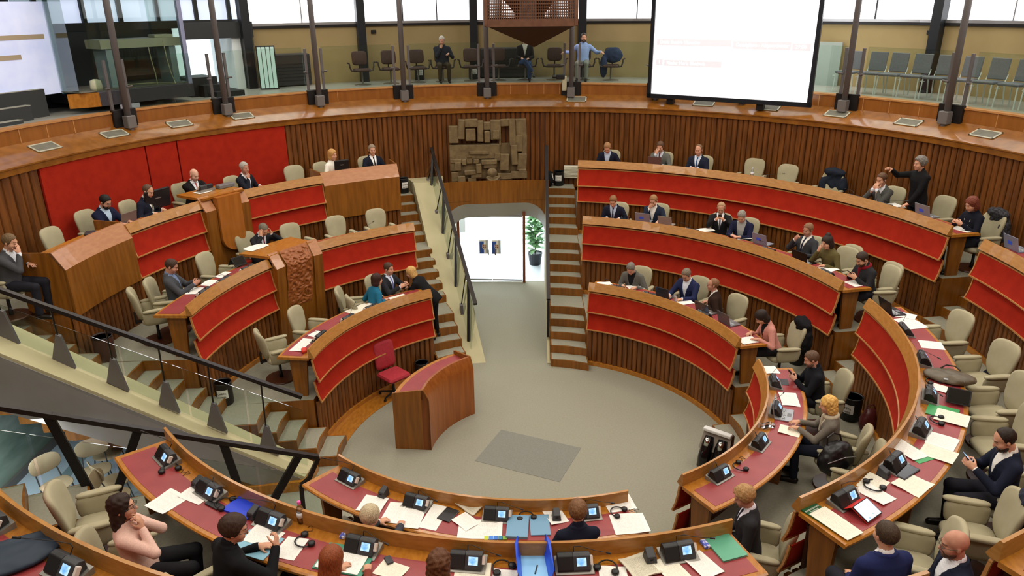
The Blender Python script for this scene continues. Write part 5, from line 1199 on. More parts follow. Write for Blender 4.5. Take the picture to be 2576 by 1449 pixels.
# ---- conference units
U0 = make_unit(True, 'conference units on the desks', 'x'); U1 = make_unit(False, 'conference units on the desks', 'x'); _u = [0, 0]
def unit(label, k, th, dr=.145, kind=0, turn=0):
    p = pt(th, RK[k]+dr, ZK[k]-.16); src = (U0, U1)[kind]; rz = -R(th+180+turn)
    if not _u[kind]: _u[kind] = 1; src.location = p; src.rotation_euler = (0,0,rz); src['label'] = label; return src
    return dup(src, p, rz, label)
for lb, k, th, kd in [
 ('conference unit at the left end of the bottom centre bench, white display',0,-143.3,0),('conference unit beside the creased newspaper, on its left',0,-158.5,1),
 ('conference unit right of the creased newspaper, long microphone over the rim',0,-173.2,1),('conference unit half hidden by the dark-jacketed person\'s head',0,171.4,1),
 ('conference unit at the upper left end of the long bottom desk',1,-133.9,0),('conference unit left of the blue plastic folder',1,-143.5,1),('conference unit beside the water bottle with pink cap',1,-152.7,0),
 ('conference unit above the auburn-haired woman',1,-163.0,1),('conference unit above the curly-haired woman',1,-173.1,1),('conference unit right of the upright blue binder',1,177.3,1),('conference unit left of the mint green folder',1,167.6,1),
 ('conference unit beside the dark blue case, bottom left corner',2,-152.6,0),('conference unit cut by the left edge of the photo',2,-144.8,1),
 ('conference unit at the lower end of the desk left of the man in charcoal suit',0,143.1,0),('conference unit in the middle of the empty stretch of desk near the typing woman',0,128.1,0),
 ('conference unit behind the typing woman\'s laptop',0,113.5,1),('conference unit before the bearded phone reader',0,100.5,1),
 ('conference unit beside the dark green booklet',1,147.6,1),('conference unit above the silver tablet',1,137.7,0),('conference unit with a tall microphone left of the cream sheets',1,128.3,0),('conference unit beside the satchel, tall microphone',1,119.0,0),
 ('conference unit left of the sheet between two tall microphones',1,108.0,0),('conference unit near the top of the right side desk',1,98.0,1),
 ('conference unit by the long white sheets on the front left desk',0,-72.9,1),('conference unit in front of the second empty chair on the front left desk',0,-60.3,0),('conference unit by the open white folder',0,-51.0,1),
 ('conference unit before the man in the grey loden jacket',1,-79.5,1),('conference unit above the one of the loden man',1,-73.5,1),('conference unit left of the carved lectern',1,-67.0,1),
 ('conference unit before the bowed man in grey jacket',0,29.7,1),('conference unit before the man with glasses in navy',0,40.5,1),('conference unit between the two open laptops on the front right bench',0,60.0,1),
 ('conference unit before the balding man with the phone',1,39.5,1),('conference unit before the man leaning back with hand on chest',1,58.0,1),('conference unit near the end of the middle right bench',1,73.0,1),
 ('conference unit with a microphone before the second empty chair on the top right bench',2,45.5,0),('conference unit before the man with both hands at his mouth',2,61.5,1),('conference unit with red-lit microphone before the standing speaker',2,67.0,0),
 ('conference unit before the president at the rounded podium',2,-57.5,1),('conference unit on the right of the middle-left bench',1,-38.0,0)]:
    u = unit(lb, k, th, .145, kd)
    if 'rounded podium' in lb: u.location = pt(-57.5, 7.50, 3.545)
# ---- headphones
for lb, k, th, r, rz in [('headphones right of the topmost conference unit, bottom left desk',1,-136.0,.20,.4),('headphones left of the blue plastic folder',1,-146.2,.17,1.2),('headphones right of the water bottle with pink cap',1,-157.3,.22,2.2),
 ('headphones left of the upright blue binder',1,-176.3,.17,.6),('headphones right of the conference unit next to the blue binder',1,174.4,.20,-.4),('headphones behind the light blue folder on the bottom centre bench',0,-178.2,.13,.2),
 ('headphones lying on the upper right sheets of the bottom centre bench',0,165.8,.18,.9),('headphones above the dark green booklet',1,143.0,.18,2.4),('headphones beside the cream sheets on the right side desk',1,124.5,.27,1.1),('headphones left of the brown satchel, below the tall microphone',1,114.0,.20,.3),('headphones beside the end unit near the man in charcoal suit',0,137.6,.19,1.9)]:
    p = pt(th, RK[k]+r, ZK[k]-.157); make_headphones(lb, p.x, p.y, p.z+(.004 if 'sheets of' in lb else 0), rz)
# ---- handsets and small black blocks next to the units
def reader(label, k, th, r=.15, rz=0):
    p = pt(th, RK[k]+r, ZK[k]-.157); t = thing('card_reader', label, 'card reader', tuple(p), -R(th+180)+rz)
    MB().loft([[Vector((-.05,-.06,0)),Vector((.05,-.06,0)),Vector((.05,.06,0)),Vector((-.05,.06,0))],[Vector((-.04,-.045,.07)),Vector((.04,-.045,.07)),Vector((.035,.05,.11)),Vector((-.035,.05,.11))]]).build('body', M_DGREY, t, bevel=.008)
    MB().box((0,-.055,.045),(.03,.008,.006),Rx(R(-20))).build('slot', M_BLACK, t)
for lb, k, th in [('dark card reader left of the unit nearest the mint green folder',1,170.3),('dark card reader left of the unit above the blue plastic folder',1,-141.2),('dark card reader left of the unit with the water bottle',1,-150.3),('dark card reader between the first and second unit of the bottom centre bench',0,-151.5),('dark card reader above the flat light blue folder',0,176.6),('dark card reader beside the silver tablet',1,140.3)]: reader(lb, k, th)
# ---- laptops, tablets, monitors, bottles
def desk_az(x, y): return -R(math.degrees(math.atan2(-x,-y)))
BLUES = mat('screen_blue','2b4fd8',.2,emit=.5)
for lb, x, y, z, lid, gl, w in [('silver-brown laptop before the man in grey suit with a hand on his face',3.20,7.06,3.345,'6e5c55',False,.33),('silver laptop before the standing speaker\'s empty chair, top right bench',7.22,2.38,3.345,'8e949c',True,.33),
 ('silver laptop with a blue reflection before the man in white shirt',2.66,5.22,2.485,'8c9098',True,.33),('silver laptop right of the man in white shirt, at an angle',3.10,4.93,2.485,'97958c',False,.31),('silver laptop with a blue reflection right of the navy cardigan',4.74,3.55,2.485,'8a92a2',True,.33),
 ('black laptop before the woman in olive jacket',5.14,2.42,2.485,'121214',False,.36),('brown-grey laptop before the empty chair, front right bench',3.34,2.12,1.625,'5e5450',False,.33),('grey laptop with white keys left of the woman in pink',3.62,1.62,1.625,'6c686c',False,.33),
 ('dark laptop before the man with glasses in navy',2.74,2.92,1.625,'3c4046',False,.30),('silver laptop before the bearded man at the red wall',-7.22,2.42,3.345,'80766e',False,.36),('silver laptop on the bench cut by the right edge',7.60,.42,3.345,'8a92a8',True,.33)]:
    make_laptop(lb, x, y, z, desk_az(x, y), lid, glow=gl, w=w)
make_laptop('silver laptop being typed on by the blond woman', 3.50,-1.56,1.625,-R(294),'9a9ca2',mat('laptop_screen_grey','3b4250',.15,emit=.05),100,.34)
make_laptop('dark laptop tilted at the top end of the right side desk', 5.62,.02,2.485,-R(262),'1a2028',BLUES,108,.32)
make_tablet('tablet lit with coloured icons in a red case, lower right desk', 3.045,-4.808,2.485,.627,24,'c8281c',mat('tablet_icons','d2e4fb',.2,col2='7fa4ee',scale=(24,24,24),ramp=(.62,.66),emit=.75))
make_tablet('silver tablet with a dark reflective screen on the right side desk', 3.726,-4.106,2.486,.608,0,None,mat('tablet_dark','24221f',.1),.22,.30)
make_tablet('dark tablet standing in a folded cover on the right side desk', 5.02,-2.80,2.485,-.5,58,'3a2326')
make_tablet('dark tablet on the desk left of the carved lectern', -5.28,2.50,2.485,.9,50,'202226')
def monitor(label, x, y, z, w, h, az):
    t = thing('monitor', label, 'monitor', (x,y,z), -R(az))
    MB().bbox((0,0,.06+h/2),(w,.05,h),.01,Rx(R(-6))).build('body', M_BLACK, t); MB().lathe([(0,0),(.10,0),(.09,.012),(.025,.02),(.02,.10),(0,.10)],18).build('stand', M_BLACK, t)
    MB().box((0,.030,.06+h*.55),(w*.22,.004,.02),Rx(R(-6))).build('badge', M_SILVER, t); MB().box((0,-.027,.06+h/2),(w*.93,.003,h*.88),Rx(R(-6))).build('screen', mat('screen_dark','1a1f26'), t)
monitor('large black monitor before the balding man, seen from its back', -6.95,3.28,3.345,.56,.36,116)
monitor('small black monitor before the blond woman in white, seen from its back', -4.10,6.34,3.385,.34,.24,148)
make_bottle('water bottle with pink cap on the bottom left desk', -2.235,-4.83,2.485,'e85aa8',.235)
make_bottle('small clear water bottle on the top right bench before an empty chair', 5.06,5.66,3.345,'cfd8e4',.21)
make_bottle('dark bottle between papers on the front left desk', -2.78,2.72,1.625,'17171a',.23,(.2,.22,.22,1))
tag(MB().lathe([(0,0),(.031,0),(.033,.01),(.033,.105),(.028,.115),(0,.115)],18,(2.86,2.66,1.625)).build('drinks_can', mat('can_silver','b8b4b4',.3,metal=.6)), 'silver drinks can beside the laptop on the front right bench', 'can')
tag(MB().lathe([(.028,.004),(0,.004),(0,0),(.032,0),(.036,.09),(.033,.09),(.028,.006)],18,(2.33,5.35,2.485)).build('drinking_glass', glass('tumbler',(.95,.97,.97,1),1.2)), 'drinking glass left of the laptop with the blue reflection', 'glass')
def block(name, label, cat, x, y, z, rz, d, m, b=.006): return tag(Mloc(MB().bbox((0,0,d[2]/2), d, b), name, m, x, y, z, rz), label, cat)
def Mloc(mb, name, m, x, y, z, rz):
    o = mb.build(name, m); o.location = (x,y,z); o.rotation_euler = (0,0,rz); return o
block('calculator','black calculator with cable left of the blue folder','calculator',-3.15,-4.56,2.486,1.0,(.085,.19,.014),M_BLACK)
block('packet','blue and white packet left of a conference unit, above the auburn hair','packet',-1.80,-5.03,2.483,-.2,(.05,.09,.035),mat('packet_blue','5a68c8',.4,col2='d8dcf0',scale=(30,30,30),ramp=(.5,.55)))
block('packet','blue and white packet beside the mint green folder','packet',1.44,-5.20,2.483,.3,(.055,.10,.03),mat('packet_blue','5a68c8'))
block('mobile_phone','small dark phone above the cream note sheet','phone',-1.34,-5.36,2.486,.5,(.06,.10,.018),M_DGREY)
block('computer_mouse','small black mouse on the bottom left desk below the first headphones','mouse',-3.90,-3.98,2.486,.5,(.045,.075,.028),M_BLACK,.012)
block('desk_phone','red telephone at the tip of the front left desk','telephone',-3.70,.62,1.625,.3,(.09,.14,.05),mat('phone_red','c8301c',.35),.015)
block('stapler','red device beside the dark tablet, left of the carved lectern','device',-5.20,2.74,2.486,.6,(.12,.16,.05),mat('phone_red','c8301c'),.015)
block('clear_plastic_box','clear plastic packet on the desk left of the typing woman','packet',3.17,-1.86,1.625,.4,(.20,.12,.045),glass('clear_plastic',(.9,.9,.88,1),1.5),.02)
block('telephone','grey desk telephone before the tall desk box, red wall behind','telephone',-7.35,1.55,3.40,.3,(.16,.20,.05),M_DGREY,.01)
block('control_console','grey control console before the bald man at the podium','console',-6.05,4.35,3.545,.98,(.36,.16,.07),M_MGREY,.01)
# ================================================================ railings, door, gallery
def bar(mb, a, b, w, h):
    a, b = Vector(a), Vector(b); d = (b-a).normalized(); s = d.cross(Vector((0,0,1))).normalized(); u = s.cross(d)
    q = lambda p: [p+s*w/2+u*h/2, p-s*w/2+u*h/2, p-s*w/2-u*h/2, p+s*w/2-u*h/2]
    return mb.loft([q(b), q(a)])
def lerp(a, b, t): return Vector(a)*(1-t)+Vector(b)*t
M_BRONZE = mat('rail_bronze', '2c2624', .35, metal=.4)
def railing(label, ra, rb, fa, fb, tri, struts, drop=None, glass_gap=.24, th=.44):
    """handrail ra->rb above the parapet line fa->fb; tri/struts: positions along it"""
    t = thing('glass_balustrade', label, 'balustrade', tuple(Vector(fa)))
    o0 = Vector(fa)
    hr = bar(MB(), ra, rb, .075, .055)
    if drop:
        for p, q in zip(drop[:-1], drop[1:]): bar(hr, p, q, .045, .055)
    hr.build('handrail', M_BRONZE, t, origin=o0)
    d = (Vector(rb)-Vector(ra)); d.z = 0; d.normalize(); s = Vector((-d.y, d.x, 0))
    g = MB(); a0, a1 = Vector(fa)+Vector((0,0,.02)), Vector(fb)+Vector((0,0,.02)); b0, b1 = Vector(ra)-Vector((0,0,glass_gap)), Vector(rb)-Vector((0,0,glass_gap))
    n = 5
    for i in range(n):
        t0, t1 = i/n+.004, (i+1)/n-.004
        P = [lerp(a0,a1,t0), lerp(a0,a1,t1), lerp(b0,b1,t1), lerp(b0,b1,t0)]
        MB().loft([[p-s*.005 for p in P],[p+s*.005 for p in P]]).build('glass_pane', M_GLASS, t, origin=o0)
    for q in tri:
        p = lerp(fa, fb, q); r = lerp(ra, rb, q); sl = (Vector(fb)-Vector(fa)).normalized()
        P = [p-sl*th*.36-Vector((0,0,.01)), p+sl*th*.36-Vector((0,0,.01)), p+sl*.02+Vector((0,0,th)), p-sl*.05+Vector((0,0,th))]
        MB().loft([[v-s*.03 for v in P],[v+s*.03 for v in P]]).build('bracket', M_STEEL, t, origin=o0)
        MB().tube([p+Vector((0,0,th-.06)), r-Vector((0,0,.02))], .013, 6).build('baluster', M_BRONZE, t, origin=o0)
    for q0, q1 in struts:
        a = lerp(fa, fb, q0); b = lerp(ra, rb, q1); bar(MB(), a, b, .05, .10).build('strut', M_BLACKM, t, origin=o0)
    for o in t.children: o.location = (0,0,0)
    return t
railing('glass balustrade with triangular dark brackets on the pale parapet, left of the photo', (-3.42,-.66,1.49),(-7.40,-1.22,3.60),(-3.45,-.65,.24),(-7.40,-1.20,2.86),(.14,.315,.47,.63,.79,.95),())
railing('glass balustrade with V-shaped dark struts at lower left, behind the bottom desks', (-2.86,-2.05,1.35),(-6.4,-3.63,3.2),(-2.86,-2.05,.0),(-6.4,-3.63,1.75),(),((.24,.06),(.24,.29),(.66,.52),(.66,.74),(.98,.86)),drop=[(-2.86,-2.05,1.34),(-3.0,-2.11,1.05),(-3.1,-2.16,.98),(-3.12,-2.17,.1)],glass_gap=.30)
railing('glass balustrade on the sloping parapet left of the exit door', (-1.0,3.62,1.22),(-2.26,8.35,3.60),(-1.12,3.62,.14),(-2.42,8.2,2.80),(.18,.46,.72,.93),((.05,.13),(.30,.39),(.58,.67),(.86,.95)),th=.28)
railing('glass balustrade along the right stairs, seen edge-on beside the exit door', (.50,3.75,1.25),(.64,8.0,3.65),(.50,3.75,.30),(.64,8.0,2.72),(),((.03,.0),))
# ---- exit door
def exit_door():
    t = thing('glass_door','frosted glass exit door with two crested posters, bright lobby behind','door',(-.75,8.12,0)); org = Vector((-.75,8.12,0))
    m = glass('ribbed_door_glass',(.93,.96,1.0,1),1.0)
    y = lambda x: 8.27-.12*(x+1.6)/1.7
    for x0, x1 in ((-1.60,-.78),(-.76,.04)):
        P = [(x0,y(x0),.03),(x1,y(x1),.03),(x1,y(x1),1.84),(x0,y(x0),1.84)]
        l = MB().loft([[Vector(p)+Vector((0,.006,0)) for p in P],[Vector(p)-Vector((0,.006,0)) for p in P]]).build('door_leaf', m, t, origin=org)
        x = -.86 if x0 < -1 else -.68
        MB().box((x,y(x)-.03,.84),(.03,.05,.14)).build('handle', M_STEEL, l, origin=org)
        for zz in (.06, 1.82): MB().box(((x0+x1)/2,y((x0+x1)/2),zz),(x1-x0,.03,.045),Rz(-.07)).build('rail', M_SILVER, l, origin=org)
        for c in l.children: c.location = (0,0,0)
    MB().box((-1.64,y(-1.64),.96),(.07,.09,1.92)).build('jamb', mat('jamb_wood','7a3f1c',.4), t, origin=org)
    MB().box((.08,y(.08),.97),(.07,.09,1.94)).build('jamb', mat('jamb_wood','7a3f1c',.4), t, origin=org)
    for o in t.children: o.location = (0,0,0)
    for lb, x in (('left of the two posters on the exit door, blue and white with a crest',-.98),('right of the two posters on the exit door, blue and white with a crest',-.65)):
        q = thing('poster', lb, 'poster', (x, y(x)-.012, .975), R(4))
        MB().box((0,0,0),(.24,.003,.38)).build('sheet', M_WHITE, q)
        MB().box((-.055,-.002,-.01),(.11,.002,.33)).build('blue_half', mat('poster_blue','2c4fa0',.5), q)
        cm = [('crest_red','8a3a34'),('crest_gold','8a7440'),('crest_dark','54504a'),('crest_red','8a3a34')]
        sh = [(-.055,.07),(.055,.07),(.055,-.02),(.0,-.09),(-.055,-.02)]
        MB().loft([[Vector((a+.01,-.004,b)) for a,b in sh],[Vector((a+.01,-.003,b)) for a,b in sh]]).build('crest', mat('crest_pale','c8b8a0',.6), q)
        for (dx, dz), (nm, c) in zip(((-.015,.045),(.032,.045),(-.015,-.005),(.032,-.005)), cm): MB().box((dx,-.005,dz),(.034,.002,.036)).build('crest_field', mat(nm, c, .6), q)
exit_door()
def plant():
    t = thing('potted_plant','green potted plant in the lobby, seen right of the exit door','plant',(.42,9.6,0))
    MB().lathe([(0,0),(.16,0),(.21,.36),(.19,.36),(.17,.33),(0,.33)],18).build('pot', mat('pot_dark','23262a',.5), t)
    mb = MB(); rnd = random.Random(5)
    for i in range(170):
        a = rnd.uniform(0,2*PI); e = rnd.uniform(.1,1.2); L = rnd.uniform(.26,.44); c = Vector((0,0,.45+rnd.uniform(0,1.0))); d = Vector((math.cos(a)*math.cos(e),math.sin(a)*math.cos(e),math.sin(e)*.8)); s = d.cross(Vector((0,0,1))).normalized()*L*.20
        c = c+d*.06; q = [c, c+d*L*.45+s, c+d*L-Vector((0,0,L*.25)), c+d*L*.45-s]; mb.add(q, [(0,1,2,3)]); mb.add([v+Vector((0,0,-.003)) for v in q], [(3,2,1,0)])
    mb.build('leaves', mat('leaf_green','5f8f58',.45,col2='9ac48e',scale=(9,9,9)), t); MB().tube([(0,0,.3),(.02,0,1.0)],.02,8).build('stem', mat('stem_brown','4a3a24'), t)
plant()
def exit_sign():
    t = thing('exit_sign','small green sign with a white arrow figure above the exit arch','sign',(-.80,7.955,2.67),R(5.8))
    MB().box((0,0,0),(.215,.03,.235)).build('body', mat('sign_green','0f8a50',.4,emit=.25), t)
    MB().add([(-.032,-.017,.075),(.032,-.017,.075),(.032,-.017,-.045),(.012,-.017,-.045),(.012,-.017,-.075),(-.012,-.017,-.075),(-.012,-.017,-.045),(-.032,-.017,-.045)],[(7,6,5,4,3,2,1,0)]).build('pictogram', M_WHITE, t)
exit_sign()
def sculpture():
    t = thing('bronze_relief','large bronze wall relief of interlocking blocks above the exit','sculpture',(-.82,8.5,2.70),R(5.5)); rnd = random.Random(11); mb = MB()
    W_, H_ = 1.98, 1.58
    def blk(x, z, w, h, d, tilt=0): mb.bbox((x+w/2-W_/2, -d/2, z+h/2), (w, d, h), .015, Ry(R(tilt)))
    B = [(0,1.0,.24,.42,.16),(.0,.58,1.28,.36,.12),(.24,1.1,.16,.48,.20),(.4,1.38,.34,.2,.14),(.42,1.05,.25,.30,.20),(.72,1.02,.15,.52,.17),(.87,1.30,.22,.20,.12),(.89,1.0,.14,.28,.2),(1.05,1.05,.26,.50,.15),(1.1,1.08,.17,.22,.22),
     (1.30,1.38,.24,.18,.12),(1.52,.9,.16,.66,.2),(1.68,1.12,.28,.44,.14),(1.66,.75,.20,.40,.17),(1.84,.5,.13,.66,.14),(1.56,.42,.16,.50,.22),(1.72,.25,.24,.44,.18),(1.28,.28,.22,.42,.22),(1.26,.9,.06,.3,.1),
     (0,.28,.22,.30,.14),(.02,.02,.20,.24,.16),(.18,.0,.20,.16,.2),(.12,.30,.16,.22,.2),(.36,.18,.30,.12,.18),(.52,.10,.28,.18,.16),(.44,.0,.22,.10,.14),(.66,.22,.14,.24,.2),(.80,.44,.40,.12,.2),(.85,.34,.34,.10,.16),(.5,.70,.5,.08,.18),
     (.92,.02,.34,.12,.2),(1.2,.04,.4,.16,.18),(1.55,.06,.42,.18,.2),(1.75,.2,.2,.1,.2),(.30,.44,.12,.14,.16),(.42,.46,.16,.18,.12),(.0,.50,.3,.1,.18),(.60,.46,.14,.12,.14),(1.14,.52,.16,.2,.14)]
    for b in B: blk(*b, rnd.uniform(-3,3))
    mb.lathe([(.0,0),(.13,0),(.13,.06),(.08,.10),(.04,.12),(0,.12)],14,(0,0,0))
    k = len(mb.v)-14*6
    for i in range(k, len(mb.v)): x, y, z = mb.v[i]; mb.v[i] = (x+.08, -z-.12, y+.22)
    mb.tube([(-.08,-.2,.12),(0,-.22,.05),(.10,-.22,.02),(.20,-.22,.06),(.27,-.2,.14)],.035,8)
    mb.box((0,-.0,.5),(1.55,.05,.9)).build('cast_blocks', mat('patinated_bronze','6e5c40',.55,col2='83704e',scale=(7,7,7),metal=.15,bump=.3,bscale=25), t, angle=30)
sculpture()
def grille():
    t = thing('ventilation_grille','white slatted grille on the wall at the end of the top right bench','grille',(1.30,8.40,2.92),R(-8.7))
    MB().box((0,0,0),(.38,.04,.33)).build('frame', mat('grille_grey','8c8a80',.5), t)
    m = MB()
    for i in range(9): m.box((0,-.03,-.14+.035*i),(.36,.03,.020),Rx(R(25)))
    m.build('slats', mat('grille_cream','d8d4c0',.5), t)
grille()
def trolley():
    t = thing('display_rack','black rack with two chrome-ended tubes standing on the round floor, right','rack',(3.02,-.30,0),-R(38))
    MB().bbox((0,.02,.30),(.50,.06,.60),.02).build('back_panel', M_DARKWOOD, t)
    MB().bbox((0,-.05,.60),(.46,.10,.05),.01).build('light_bar', mat('bar_white','d6d8d6',.35), t)
    MB().add([(-.23,-.03,.57),(.23,-.03,.57),(.25,-.16,.28),(-.25,-.16,.28)],[(3,2,1,0)]).build('front_plate', mat('plate_taupe','8c8478',.4), t)
    for sd in (-1, 1):
        f = [(sd*.11,-.07,.50),(sd*.11,-.13,.38),(sd*.115,-.22,.20),(sd*.12,-.26,.03)]
        c = MB().tube(f,[.07,.095,.10,.09],14).build('tube', mat('gloss_black','0d0d0f',.12), t, smooth=True)
        MB().tube([(sd*.11,-.135,.50),(sd*.11,-.185,.38)],[.045,.055],12).build('chrome_end', mat('chrome','c2c6c4',.12,metal=1), c, smooth=True)
trolley()
# ---- gallery columns
def column():
    t = thing('steel_column','x','column',group='grey steel columns along the gallery parapet')
    MB().tube([(0,0,4.60),(0,0,9.6)],.062,14).build('pole', M_STEEL, t, smooth=True)
    MB().bbox((0,-.03,4.86),(.19,.17,.24),.012).build('base_block', mat('column_block','6a6664',.45), t); MB().tube([(0,-.03,4.58),(0,-.03,4.76)],.055,12).build('foot', M_STEEL, t)
    MB().bbox((0,.12,4.90),(.50,.10,.40),.01).build('back_plate', M_BLACKM, t)
    for sd in (-1, 1):
        MB().box((sd*.19,.16,5.52),(.055,.045,1.02)).build('side_post', M_STEEL, t)
        MB().tube([(sd*.19,.14,5.5),(sd*.28,.08,5.52)],.02,8).build('clamp', M_STEEL, t)
    return t
c0 = column(); first = True
for a, lb in ((-60.3,'left of the glass booth'),(-46.3,'right of the glass booth'),(-32.1,'in front of the dark radiator, left'),(-18.7,'third from the left gallery chairs, before the second dark chair'),(-5.3,'left of the hanging wooden box'),(8.3,'right of the hanging wooden box'),(21.9,'behind the left edge of the big screen'),(35.4,'behind the right half of the big screen'),(50.2,'before the row of grey chairs, right of the screen'),(64.2,'farthest right of the gallery')):
    p = pt(a, 8.98); l = 'grey steel column on the parapet ledge, '+lb
    if first: c0.location = p; c0.rotation_euler = (0,0,-R(a)); c0['label'] = l; first = False
    else: dup(c0, p, -R(a), l)
# ---- vents in the ledge
def vent():
    t = thing('floor_vent','x','vent',group='metal vents in the wooden ledge')
    m = MB()
    for s in (-1, 1): m.box((s*.235,0,.008),(.03,.26,.012)).box((0,s*.115,.008),(.5,.03,.012))
    m.build('frame', mat('vent_frame','b0ae9c',.4), t); MB().box((0,0,.006),(.44,.2,.006)).build('grille', mat('vent_grey','5d5c52',.6,col2='777568',scale=(4,60,4)), t); return t
v0 = vent(); first = True
for a, lb in ((-72.6,'leftmost, above the wooden slats at far left'),(-63.1,'above the left red panel'),(-53.8,'above the middle of the red wall'),(-44.5,'above the right end of the red wall'),(9.3,'below the column right of the hanging box'),(29.7,'under the middle of the big screen'),(39.7,'under the right half of the big screen'),(49.8,'just right of the big screen'),(59.9,'between the two right columns'),(70.2,'rightmost of all')):
    p = pt(a, 8.86, 4.690); l = 'rectangular metal vent in the wooden ledge, '+lb
    if first: v0.location = p; v0.rotation_euler = (R(22),0,-R(a)); v0['label'] = l; first = False; v = v0
    else: v = dup(v0, p, None, l)
    v.rotation_euler = (Rz(-R(a)) @ Rx(R(22))).to_euler()
# ---- glass balustrade of the gallery
bay = (-60.3,-46.3,-32.1,-18.7,-5.3,8.3,21.9,35.4,50.2,64.2,78)
for i in range(len(bay)-1):
    o = MB().sweep([(9.24,5.06),(9.25,5.06),(9.25,6.06),(9.24,6.06)], bay[i]+1.4, bay[i+1]-1.4, 6).build('glass_balustrade', M_GLASS, origin=pt((bay[i]+bay[i+1])/2, 9.245, 5.06))
    tag(o, 'clear glass balustrade pane of the gallery, '+('below the glass booth','before the bright doorway','before the left dark chairs','before the old man in navy','under the hanging wooden box','left of the big screen','behind the big screen, left','behind the big screen, right','before the grey chairs','at the right edge')[i], 'balustrade', 'gallery glass balustrade')
# ---- gallery chairs
def brown_chair():
    t = thing('swivel_chair','x','chair',group='dark brown swivel chairs in the gallery'); m = mat('brown_seat','3a2620',.7,col2='442d25',scale=(20,20,20)); fm = mat('chair_frame_brown','2a1d19',.4)
    MB().bbox((0,.02,.40),(.44,.44,.07),.03).build('seat', m, t)
    mb = MB(); pil = [(-.03,.05),(-.03,.85),(-.015,1),(.015,1),(.03,.85),(.03,.05)]; slab(mb, superell(.21,.19,5,28), pil, lambda p: Rx(R(10)) @ Vector((p.x, p.y+.5*p.x*p.x, p.z))+Vector((0,-.24,.70))); mb.build('backrest', m, t, smooth=True)
    for s in (-1, 1): MB().tube([(s*.18,.05,.37),(s*.30,.05,.39),(s*.335,.03,.50),(s*.34,.0,.58),(s*.39,-.02,.60)],[.022,.024,.022,.022,.02],8).build('armrest', fm, t)
    MB().tube([(0,-.2,.38),(0,-.28,.40),(0,-.27,.58)],.02,8).build('back_bracket', fm, t)
    MB().lathe([(0,.02),(.024,.02),(.024,.37),(0,.37)],12).build('pedestal', mat('pedestal_steel','77736c',.3,metal=.5), t); MB().lathe([(0,0),(.23,0),(.22,.012),(.03,.04),(0,.04)],22).build('base', mat('pedestal_steel','77736c'), t); return t
b0 = brown_chair(); first = True
for a, lb in ((-23.5,'leftmost of the row'),(-19.3,'behind the third gallery column'),(-15.2,'left of the old man in navy, sign on a bin behind it'),(-11.5,'under the old man in navy'),(-7.2,'right of the old man in navy'),(-3.1,'before the dark radiator by the hanging box'),(.9,'under the visitor in blue jeans'),(5.3,'between the jeans-wearing visitor and the bearded one'),(9.6,'under the bearded man with spread arms'),(13.8,'rightmost, dark coat over it')):
    p = pt(a, 10.1, ZG); l = 'dark brown swivel chair in the gallery, '+lb
    if first: c = b0; first = False; c['label'] = l
    else: c = dup(b0, label=l)
    c.location = p; c.rotation_euler = (0,0,-R(a+180)); c.scale = (.92,)*3
soft('coat','dark coat draped over the rightmost brown gallery chair','coat',Field().el((0,-.25,.62),(.26,.12,.20),None,0,noise=(.014,26)).el((.22,-.10,.34),(.10,.10,.28),None,.06,noise=(.01,26)),cloth('2a3650'),*pt(13.9,10.05)[:2],ZG,-R(194))
def grey_chair():
    t = thing('stacking_chair','x','chair',group='grey stacking chairs in the right gallery'); m = mat('mesh_grey','565a5c',.6,col2='60656a',scale=(60,60,60)); fm = mat('chair_frame_white','c2ccc8',.35)
    MB().bbox((0,.03,.45),(.44,.42,.05),.015).build('seat', m, t)
    MB().bbox((0,-.24,.70),(.40,.03,.42),.012,Rx(R(8))).build('backrest', m, t)
    for s in (-1, 1):
        for y in (.21,-.19): MB().tube([(s*.20,y,.44),(s*.215,y+(.02 if y > 0 else -.06),.0)],.014,8).build('leg', fm, t)
        MB().tube([(s*.20,-.19,.44),(s*.20,-.25,.60)],.012,6).build('back_bracket', fm, t)
    MB().box((.27,.10,.36),(.10,.02,.02)).build('link_bar', fm, t); return t
g0 = grey_chair(); first = True
for a, lb in ((47.4,'first right of the big screen'),(50.4,'second from the screen, behind the column'),(53.0,'third from the screen'),(55.8,'fourth from the screen'),(58.6,'in the middle of the row'),(61.6,'third from the right column'),(64.6,'behind the far right column'),(67.6,'right of the far right column'),(70.6,'cut by the right edge')):
    p = pt(a, 9.95, ZG); l = 'grey stacking chair with pale legs in the gallery, '+lb
    if first: c = g0; first = False; c['label'] = l
    else: c = dup(g0, label=l)
    c.location = p; c.rotation_euler = (0,0,-R(a+180)); c.scale = (.95,)*3
make_bin('dark bin with paper signs behind the third brown gallery chair', *pt(-14.5,10.75,ZG), .36,.13,SG,170)
make_bin('dark bin with paper sign behind the column left of the hanging box', *pt(-6.7,10.6,ZG), .36,.13,SG,175)
def radiator(label, a, w):
    t = thing('radiator', label, 'radiator', tuple(pt(a,10.86,ZG)), -R(a)); MB().bbox((0,0,.40),(w,.26,.76),.02).build('housing', mat('radiator_dark','2b2a29',.45), t)
    m = MB()
    for i in range(6): m.box((0,-.135,.15+.08*i),(w*.94,.012,.02))
    m.build('louvres', mat('radiator_black','1c1b1b',.5), t); MB().box((0,0,.79),(w*.9,.2,.02)).build('top_grille', M_STEEL, t)
radiator('dark radiator cabinet behind the column at upper left', -32.6, 1.05); radiator('dark radiator cabinet behind the hanging wooden box', -2.0, 1.35)
for a, lb in ((-20.4,'left, beside a window post'),(53.7,'right, beside a window post')):
    o = MB().bbox((0,0,0),(.13,.05,.09),.008).build('wall_switch', M_BLACKM); o.location = pt(a,11.02,6.30); o.rotation_euler = (0,0,-R(a)); tag(o,'small dark switch box on the beige gallery wall, '+lb,'switch box')
